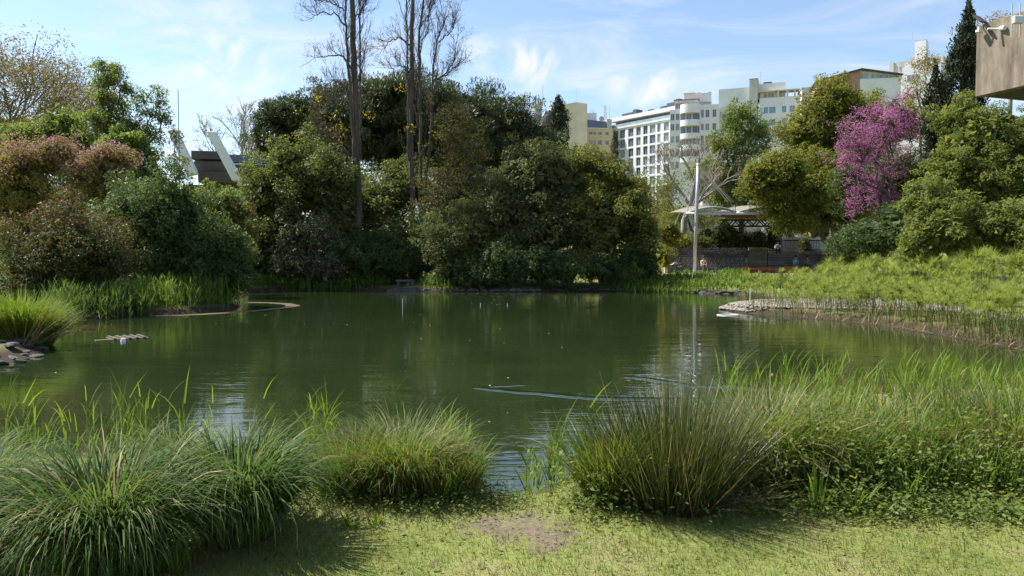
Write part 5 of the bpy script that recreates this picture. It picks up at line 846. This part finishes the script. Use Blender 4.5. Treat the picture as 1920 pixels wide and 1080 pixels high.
# ------------------------------------------------------------------ gravel spit and papyrus bed
rng = np.random.default_rng(77)
n = 9000; gx_ = rng.uniform(1350, 1960, n); up = np.interp(gx_, [1350, 1400, 1500, 1600, 1700, 1800, 1960], [578.5, 574, 573.5, 575, 580, 593, 618]); lw = np.interp(gx_, [1350, 1400, 1500, 1650, 1800, 1960], [580, 587, 591, 595, 604, 628]); c = np.array([gp(a_, b_)[:2] for a_, b_ in zip(gx_, up + (lw - up) * rng.random(n) ** 1.2)])
k = sdist(c[:, 0], c[:, 1]) > -.05; c = c[k]; n = len(c); r = rng.uniform(.03, .1, n); oc = np.array([(1, 0, 0), (0, 1, 0), (-1, 0, 0), (0, -1, 0), (.1, .1, .75), (0, 0, -.6)]); a = rng.uniform(0, 6.28, n); rot = np.stack([np.stack([np.cos(a), -np.sin(a), 0 * a], 1), np.stack([np.sin(a), np.cos(a), 0 * a], 1), np.stack([0 * a, 0 * a, 1 + 0 * a], 1)], 1)
V = np.einsum('nij,kj->nki', rot, oc * np.array([1, .75, .7])) * r[:, None, None] + np.stack([c[:, 0], c[:, 1], np.maximum(gz(c[:, 0], c[:, 1]), .03) + .02], 1)[:, None, :]
fo = np.array([(0, 1, 4), (1, 2, 4), (2, 3, 4), (3, 0, 4), (1, 0, 5), (2, 1, 5), (3, 2, 5), (0, 3, 5)]); tag(npobj('gravel', V.reshape(-1, 3), (np.arange(n)[:, None, None] * 6 + fo[None]).reshape(-1, 3), M['pebble']), 'pale pebbles on the low spit in front of the papyrus', 'gravel', kind='stuff')
def stem_mesh(seed, H):
    r = np.random.default_rng(seed); V, Fc = blades(r, np.array([[0, 0, -.15]]), np.array([r.uniform(0, 6.28)]), np.array([.02]), np.array([H + .15]), np.array([.017]), np.array([r.uniform(.05, .3)]), 4, base_w=1.); return npmesh('stem', V, Fc, M['papstem']), V[-2:].mean(0)
def umbel_mesh(seed, k, L):
    r = np.random.default_rng(seed); return npmesh('umbel', *blades(r, np.zeros((k, 3)), r.uniform(0, 6.28, k), np.abs(r.normal(.7, .5, k)), L * r.uniform(.65, 1.15, k), np.full(k, .0125), r.uniform(.3, 1.5, k), 3, base_w=.9), M['papyrus'])
ST = [stem_mesh(200 + k, h) for k, h in enumerate((.75, .9, 1.0, 1.1, 1.2, 1.35, 1.5, 1.7))]; UM = [umbel_mesh(220 + k, 58, l) for k, l in enumerate((.28, .33, .38, .42, .35))]; UB = [umbel_mesh(230 + k, 110, l) for k, l in enumerate((.4, .45))]
def papyrus(x, y, big, sc, label, group):
    e = empty('papyrus_clump', (x, y, max(g1(x, y), -.1)), label, 'papyrus', group, rz=rng.uniform(0, 6.28)); e.scale = (sc, sc, sc); ns = 10 if big else rng.integers(4, 8)
    for k in range(ns):
        me, tip = ST[rng.integers(3, 7) if big else rng.integers(0, 6)]; a, q = rng.uniform(0, 6.28), math.sqrt(rng.random()) * (.22 if big else .42); ln = rng.uniform(.0, .3); o = bpy.data.objects.new('stem', me); o.location = (q * math.cos(a), q * math.sin(a), 0); o.rotation_euler = (0, ln, a); link(o, e)
        u = bpy.data.objects.new('umbel', (UB if big else UM)[rng.integers(2 if big else 5)]); u.location = tuple(tip); u.rotation_euler = (0, ln * .5, rng.uniform(0, 6.28)); link(u, o)
pts = []
while len(pts) < 170:
    px = rng.uniform(1395, 2080); lo = np.interp(px, [1395, 1500, 1650, 1800, 1920, 2080], [584, 592, 607, 630, 652, 676]); hi = np.interp(px, [1395, 1500, 1700, 1920, 2080], [556, 556, 560, 566, 575]); py = hi + (lo - hi) * rng.random() ** .85; p = gp(px, py)
    gap = .6
    mid = np.interp(px, [1395, 1500, 1600, 1700, 1800, 1900], [577, 580, 583, 590, 600, 614])
    if abs(py - mid) < np.interp(px, [1395, 1650, 1750, 1850], [6, 5, 4, 0]) and rng.random() < .7: continue
    if all((p[0] - q[0]) ** 2 + (p[1] - q[1]) ** 2 > gap ** 2 for q in pts): pts.append((p[0], p[1], py > mid))
while len(pts) < 265:      # plants standing in front of the pebbles
    px = rng.uniform(1475, 1935); mid = np.interp(px, [1395, 1500, 1600, 1700, 1800, 1935], [577, 581, 586, 594, 604, 622]); lo = np.interp(px, [1395, 1500, 1650, 1800, 1935], [584, 593, 608, 633, 659]); p = gp(px, mid + (lo - mid) * rng.random())
    pts.append((p[0], p[1], True))
for x, y, front in pts:
    q = 960 + x / y * F; zone = 'near the tip of the spit' if q < 1560 else ('below the magenta Judas tree' if q < 1740 else ('below the feathery tree' if q < 1860 else 'at the right edge'))
    papyrus(x, y, False, (rng.uniform(.5, .92) if front and y > 15 else rng.uniform(.65, 1.35)) * (.68 if q < 1540 else .9), 'feathery papyrus clump %s, %s' % ('between pebbles and water' if front else 'behind the pebbles', zone), 'papyrus clumps of the right bank bed')
for px, Y, sc, lb in ((1553, 37, 1.35, 'round headed papyrus clump standing highest left of the dark shrubs'), (1580, 38, 1.1, 'round headed papyrus clump between two taller ones'), (1625, 37, 1.4, 'tall round headed papyrus clump under the magenta Judas tree'), (1608, 35, 1.15, 'shorter round headed papyrus clump below the dark shrubs'), (1700, 33, 1.5, 'wide papyrus clump at the foot of the feathery tree'), (1760, 30, 1.5, 'papyrus clump right of the wide one below the feathery tree'), (1830, 27, 1.5, 'tall papyrus clump near the right edge'), (1905, 24, 1.55, 'tallest papyrus clump at the right edge'), (1500, 40, .95, 'papyrus clump in front of the blue shirted person')):
    papyrus(gxp(px, Y), Y, True, sc * .8, lb, 'tall papyrus clumps behind the bed')
def litter(name, label, n, area, L, seed, mat='dry', ln=(.4, 1.5), dep=12):
    r = np.random.default_rng(seed); px = r.uniform(area[0], area[1], n); lo = np.interp(px, [1395, 1500, 1650, 1800, 1920, 2080], [587, 594, 609, 634, 657, 680]); p = np.array([gp(a, b - r.uniform(-2, dep)) for a, b in zip(px, lo)]); p[:, 2] = .02
    tag(npobj(name, *blades(r, p, r.uniform(0, 6.28, n), r.uniform(*ln, n), L * r.uniform(.4, 1.2, n), np.full(n, .016), r.uniform(0, .5, n), 3, base_w=1.), M[mat]), label, 'dead stalks', kind='stuff')
litter('dead_stalks', 'broken dry papyrus stalks leaning over the right waterline', 750, (1470, 2000), .7, 91); litter('green_stalks', 'short bare green stalks along the right waterline', 2300, (1400, 2000), .85, 92, 'papstem', (0, .35), 26)
# left bank grass clump
c = gp(15, 638, .2); tussock('grass_clump', 'bushy green grass clump on the rocks at the left edge', (c[0], c[1] + .5), .55, 3400, 1.3, (.05, .6), (.3, 1.3), .016, 'reed', .05)
c = gp(60, 640, .2); SEED[0] += 1; r = np.random.default_rng(4); n = 46; e = empty('dry_stalk_clump', (c[0], c[1], .1), 'pale dry stalks fanning out over the water at the left', 'dead stalks'); npobj('stalks', *blades(r, np.stack([r.normal(c[0], .12, n), r.normal(c[1], .15, n), np.full(n, .15)], 1), r.normal(.15, .35, n), r.uniform(.4, 1.35, n), r.uniform(.5, 1.25, n), np.full(n, .014), r.uniform(0, .35, n), 4, base_w=1.), M['dry'], e)
# ------------------------------------------------------------------ near bank clumps
LZ = .38
def near(px, py): return gp(px, py, LZ)[:2]
SG = dict(lean=(.0, .45), bend=(1.3, 3.2), seg=7, power=2.3, shade_thatch=.55, group='big clumps on the near bank')
tussock('sedge_clump', 'arching broad bladed clump cut off by the left edge', near(-95, 1050), .19, 1700, .84, W=.012, mat='grassdark', dry=.05, **SG)
tussock('sedge_clump', 'large arching clump with dark heart, second from the left edge', near(200, 1078), .21, 2300, .87, W=.012, mat='grassdark', dry=.09, **SG)
tussock('sedge_clump', 'rounded glossy clump with broad drooping blades left of the lawn', near(448, 1008), .18, 2100, .83, W=.013, mat='grassdark', dry=.03, **SG)
tussock('sedge_clump', 'lighter grass behind the gap between the two big left clumps', near(330, 925), .2, 900, .6, W=.009, mat='grass', dry=.08, **SG)
GM = dict(group='middle bank clumps', seg=6, power=1.7)
tussock('grass_clump', 'fine arching grass clump with pale plumes in the middle of the bank', near(755, 915), .25, 1700, .64, (.03, .5), (.7, 2.1), .0065, 'grass', .25, **GM)
tussock('grass_clump', 'green grass clump left of the pale arching one', near(665, 918), .24, 1300, .54, (.03, .45), (.3, 1.6), .007, 'grass', .12, **GM)
tussock('grass_clump', 'short grass clump right of the pale arching one beside the inlet', near(835, 925), .19, 1000, .42, (.03, .45), (.2, 1.3), .007, 'grass', .15, **GM)
tussock('rush_clump', 'dense dark rush clump with stiff spiky stalks right of the inlet', near(1265, 945), 0.29, 1900, .86, (.0, .68), (.0, .3), .0065, 'rush', .07, 'rush', 'spiky rushes on the near bank', seg=3, shade_thatch=.5)
tussock('rush_clump', 'smaller dark rush clump within the right thicket', near(1790, 860), .16, 900, .62, (.02, .5), (.0, .3), .005, 'rush', .1, 'rush', 'spiky rushes on the near bank', seg=3)
GR = dict(group='right bank clumps', seg=6, power=1.6)
tussock('grass_clump', 'bright upright grass on the left flank of the rush clump', near(1150, 935), .18, 1400, .64, (.03, .5), (.2, 1.3), .008, 'grass', .06, **GR)
tussock('grass_clump', 'tall straw flecked grass clump behind the rushes', near(1425, 890), .34, 2700, .78, (.03, .55), (.5, 2.0), .009, 'grass', .3, **GR)
tussock('grass_clump', 'loose grass clump in the right thicket beside the straw flecked one', near(1560, 890), .34, 1300, .72, (.03, .6), (.3, 1.9), .009, 'grass', .2, **GR)
tussock('grass_clump', 'loose grass clump in the right thicket left of the small rush clump', near(1690, 880), .34, 1200, .66, (.03, .6), (.3, 1.9), .009, 'grass', .2, **GR)
tussock('grass_clump', 'pale grass clump at the right edge of the near bank', near(1900, 880), .36, 1500, .78, (.03, .6), (.3, 1.9), .009, 'grass', .25, **GR)
def scatter(label, name, n, x0, x1, yr, H, mat, seed, leafL=.25, W=.010, per=5, cat='reeds', stemW=.005):
    r = np.random.default_rng(seed); px = r.uniform(x0, x1, n); py = r.uniform(yr[0], yr[1], n); p = np.array([gp(a, b, .2) for a, b in zip(px, py)]); o = npobj(name, *reeds(r, p[:, 0], p[:, 1], H * r.uniform(.55, 1.1, n), leafL, W, stemW, per), M[mat]); return tag(o, label, cat, kind='stuff')
scatter('reeds in a thin row at the left side of the middle clump', 'reed_row', 70, 570, 625, (900, 945), .55, 'reed', 51)
scatter('reeds standing at the right side of the middle clump', 'reed_row', 70, 830, 905, (890, 940), .45, 'reed', 52)
scatter('reeds growing in the inlet left of the rushes', 'reed_row', 24, 985, 1055, (890, 945), .46, 'reed', 53, .3, .013)
scatter('reeds and grasses of the right thicket', 'reed_thicket', 520, 1440, 2050, (800, 955), .5, 'reed', 54, .26, .011, 5)
scatter('tall reeds at the back of the right thicket', 'reed_thicket', 150, 1340, 2050, (785, 840), .56, 'reed', 55, .32, .012, 5)
scatter('reeds behind the big left clumps', 'reed_row', 60, -60, 420, (880, 930), .55, 'reed', 57, .25, .010, 4)
scatter('fresh grass stems mixed into the front of the right thicket', 'grass_fringe', 950, 1350, 2050, (915, 985), .36, 'grass', 59, .2, .008, 4, 'grass', .004)
scatter('straw coloured stems mixed into the right thicket', 'straw_stems', 260, 1380, 2050, (830, 975), .55, 'dry', 60, .16, .006, 3, 'grass', .004)
rr = np.random.default_rng(58)
for px, top_y, lb in ((68, 735, 'single reed shoot above the leftmost clump'), (126, 735, 'single reed shoot between the first two clumps'), (275, 730, 'short reed shoot above the large left clump'), (352, 695, 'tallest reed shoot above the left clumps'), (338, 730, 'thin reed shoot beside the tallest one on the left'), (497, 690, 'lone reed shoot above the rounded glossy clump'), (740, 680, 'lone reed shoot rising from the middle clump'), (1108, 695, 'lone reed shoot left of the rushes'), (1243, 700, 'pale reed shoot above the rush clump')):
    b = gp(px, 905, .1); zt2 = at(px, top_y, b[1])[2]; o = npobj('reed_shoot', *reeds(rr, np.array([b[0]]), np.array([b[1]]), np.array([zt2 - .3]), .34, .017, .007, 5, z=np.array([.1]), lean=.02), M['reed']); tag(o, lb, 'reed', 'lone reed shoots')
# leafy weeds and irises
def weeds(label, name, n, x0, x1, yr, hmax, size, seed, mat='weed', nc=60):
    r = np.random.default_rng(seed); px = r.uniform(x0, x1, nc); py = r.uniform(yr[0], yr[1], nc); p = np.array([gp(a, b, .3) for a, b in zip(px, py)]); z = gz(p[:, 0], p[:, 1]); h = hmax * r.uniform(.2, 1, nc); cs = np.stack([p[:, 0], p[:, 1], z + h * .5], 1)
    k = r.integers(0, nc, n); q = cs[k] + np.stack([r.normal(0, .11, n), r.normal(0, .11, n), (r.random(n) - .5) * h[k]], 1); q[:, 2] = np.maximum(q[:, 2], gz(q[:, 0], q[:, 1]) + .01)
    tag(npobj(name, *leaf_cloud(r, q, np.full(n, .02), n, size, .6, 'quad', outw=.2, upw=.9, rnd=.6), M[mat]), label, 'weeds', kind='stuff')
weeds('leafy weeds and bindweed filling the right thicket', 'weed_thicket', 9500, 1370, 2050, (830, 985), .6, .034, 61, nc=320)
weeds('low leafy weeds at the front of the right thicket', 'weed_fringe', 6000, 1380, 2050, (955, 1000), .16, .032, 62, nc=120)
weeds('heart leaved creeper climbing the foot of the rush clump', 'creeper', 2600, 1080, 1330, (930, 990), .42, .038, 63, nc=70)
weeds('low weeds round the foot of the middle clump', 'weed_fringe', 3200, 590, 960, (935, 985), .12, .026, 64, nc=90)
weeds('low weeds beneath the left clumps', 'weed_fringe', 2600, -40, 560, (960, 1075), .14, .03, 65, nc=90)
for px, py, H, lb in ((1532, 960, .42, 'iris leaves at the front of the right thicket, left one'), (1600, 962, .34, 'iris leaves in the right thicket beside the left iris'), (1700, 950, .36, 'iris leaves in the middle of the right thicket'), (1838, 930, .42, 'broad iris leaves bent over in the right thicket'), (660, 990, .14, 'small tuft of broad blades on the lawn'), (705, 985, .11, 'tiny tuft beside the small lawn tuft'), (290, 1075, .32, 'broad upright blades in front of the large left clump'), (330, 1075, .34, 'broad upright blades at the right foot of the large left clump'), (35, 1078, .35, 'broad blades at the bottom left corner'), (110, 1078, .3, 'broad blades near the bottom left corner')):
    c = near(px, py); tussock('iris_tuft', lb, c, .035, 16, H, (.02, .45), (.0, .9), .017, 'reed', 0, 'plant', 'broad bladed tufts on the near bank', seg=4)
r = np.random.default_rng(70); n = 70; c = near(1350, 955); e = empty('fallen_rush_stalks', (c[0], c[1], LZ), 'pale fallen rush stalks splayed to the lower right of the rush clump', 'dead stalks'); npobj('stalks', *blades(r, np.stack([r.normal(c[0], .12, n), r.normal(c[1], .1, n), np.full(n, LZ + .05)], 1), r.uniform(-2.4, .5, n), r.uniform(.7, 1.45, n), r.uniform(.25, .68, n), np.full(n, .004), r.uniform(-.1, .35, n), 3, base_w=1.), M['dry'], e)
# ------------------------------------------------------------------ lawn
r = np.random.default_rng(80); n = 220000; x = r.uniform(-6.5, 7.5, n); y = r.uniform(2.2, 6.6, n); d = sdist(x, y)
bare = np.zeros(n)
for px, py, rad in ((985, 990, .36), (905, 985, .24), (1020, 1010, .24)): q = gp(px, py, LZ); bare = np.maximum(bare, 1 - np.clip(np.hypot(x - q[0], y - q[1]) / rad, 0, 1))
inview = (np.abs(x) < y * .75 + .3) & (y > 3.4); keep = (d > .08) & (r.random(n) > bare * 1.5 - .15 + .25 * (vnoise(x * 3, y * 3) > .5)) & (inview | (r.random(n) < .3)); x, y, d = x[keep], y[keep], d[keep]; n = len(x)
L = r.uniform(.024, .055, n) * (1 + .35 * vnoise(x * 2.3, y * 2.3)) * (1 + 1.2 * (d < .35)); V = blades(r, np.stack([x, y, gz(x, y) - .004], 1), r.uniform(0, 6.28, n), r.uniform(.1, 1.0, n), L, r.uniform(.0028, .0048, n), r.uniform(0, .6, n), 1, base_w=1.)
tag(npobj('lawn_grass', *V, M['lawn']), 'short sunlit lawn grass in the foreground', 'grass', kind='stuff')
n = 2500; x = r.uniform(-5, 6, n); y = r.uniform(3.3, 6, n); k = sdist(x, y) > .1; q = np.stack([x[k], y[k], gz(x[k], y[k]) + .018], 1); tag(npobj('clover', *leaf_cloud(r, q, np.full(len(q), .012), len(q), .018, .8, 'quad', outw=.1, upw=1.2, rnd=.5), M['weed']), 'small clover leaves scattered in the lawn', 'clover', kind='stuff')

n = 7000; x = r.uniform(-5, 6, n); y = r.uniform(3.3, 6, n); k = sdist(x, y) > .1; x, y = x[k], y[k]; n = len(x)
tag(npobj('mown_clippings', *blades(r, np.stack([x, y, gz(x, y) + .02], 1), r.uniform(0, 6.28, n), r.uniform(1.2, 1.6, n), r.uniform(.02, .06, n), np.full(n, .003), r.uniform(0, .3, n), 1, base_w=1.), M['dry']), 'dry mown clippings lying on the lawn', 'clippings', kind='stuff')

weeds('flat weed rosettes scattered over the lawn', 'lawn_weeds', 900, 300, 1950, (965, 1075), .02, .024, 66, nc=160)
n = 170; x = r.uniform(-3.5, 4, n); y = r.uniform(3.5, 5.4, n); k = sdist(x, y) > .1; q = np.stack([x[k], y[k], gz(x[k], y[k]) + .03], 1); tag(npobj('fallen_leaves', *leaf_cloud(r, q, np.full(len(q), .01), len(q), .035, .6, 'quad', outw=.1, upw=1.2, rnd=.4), M['shade_thatch']), 'dead brown leaves lying on the lawn', 'leaf litter', kind='stuff')
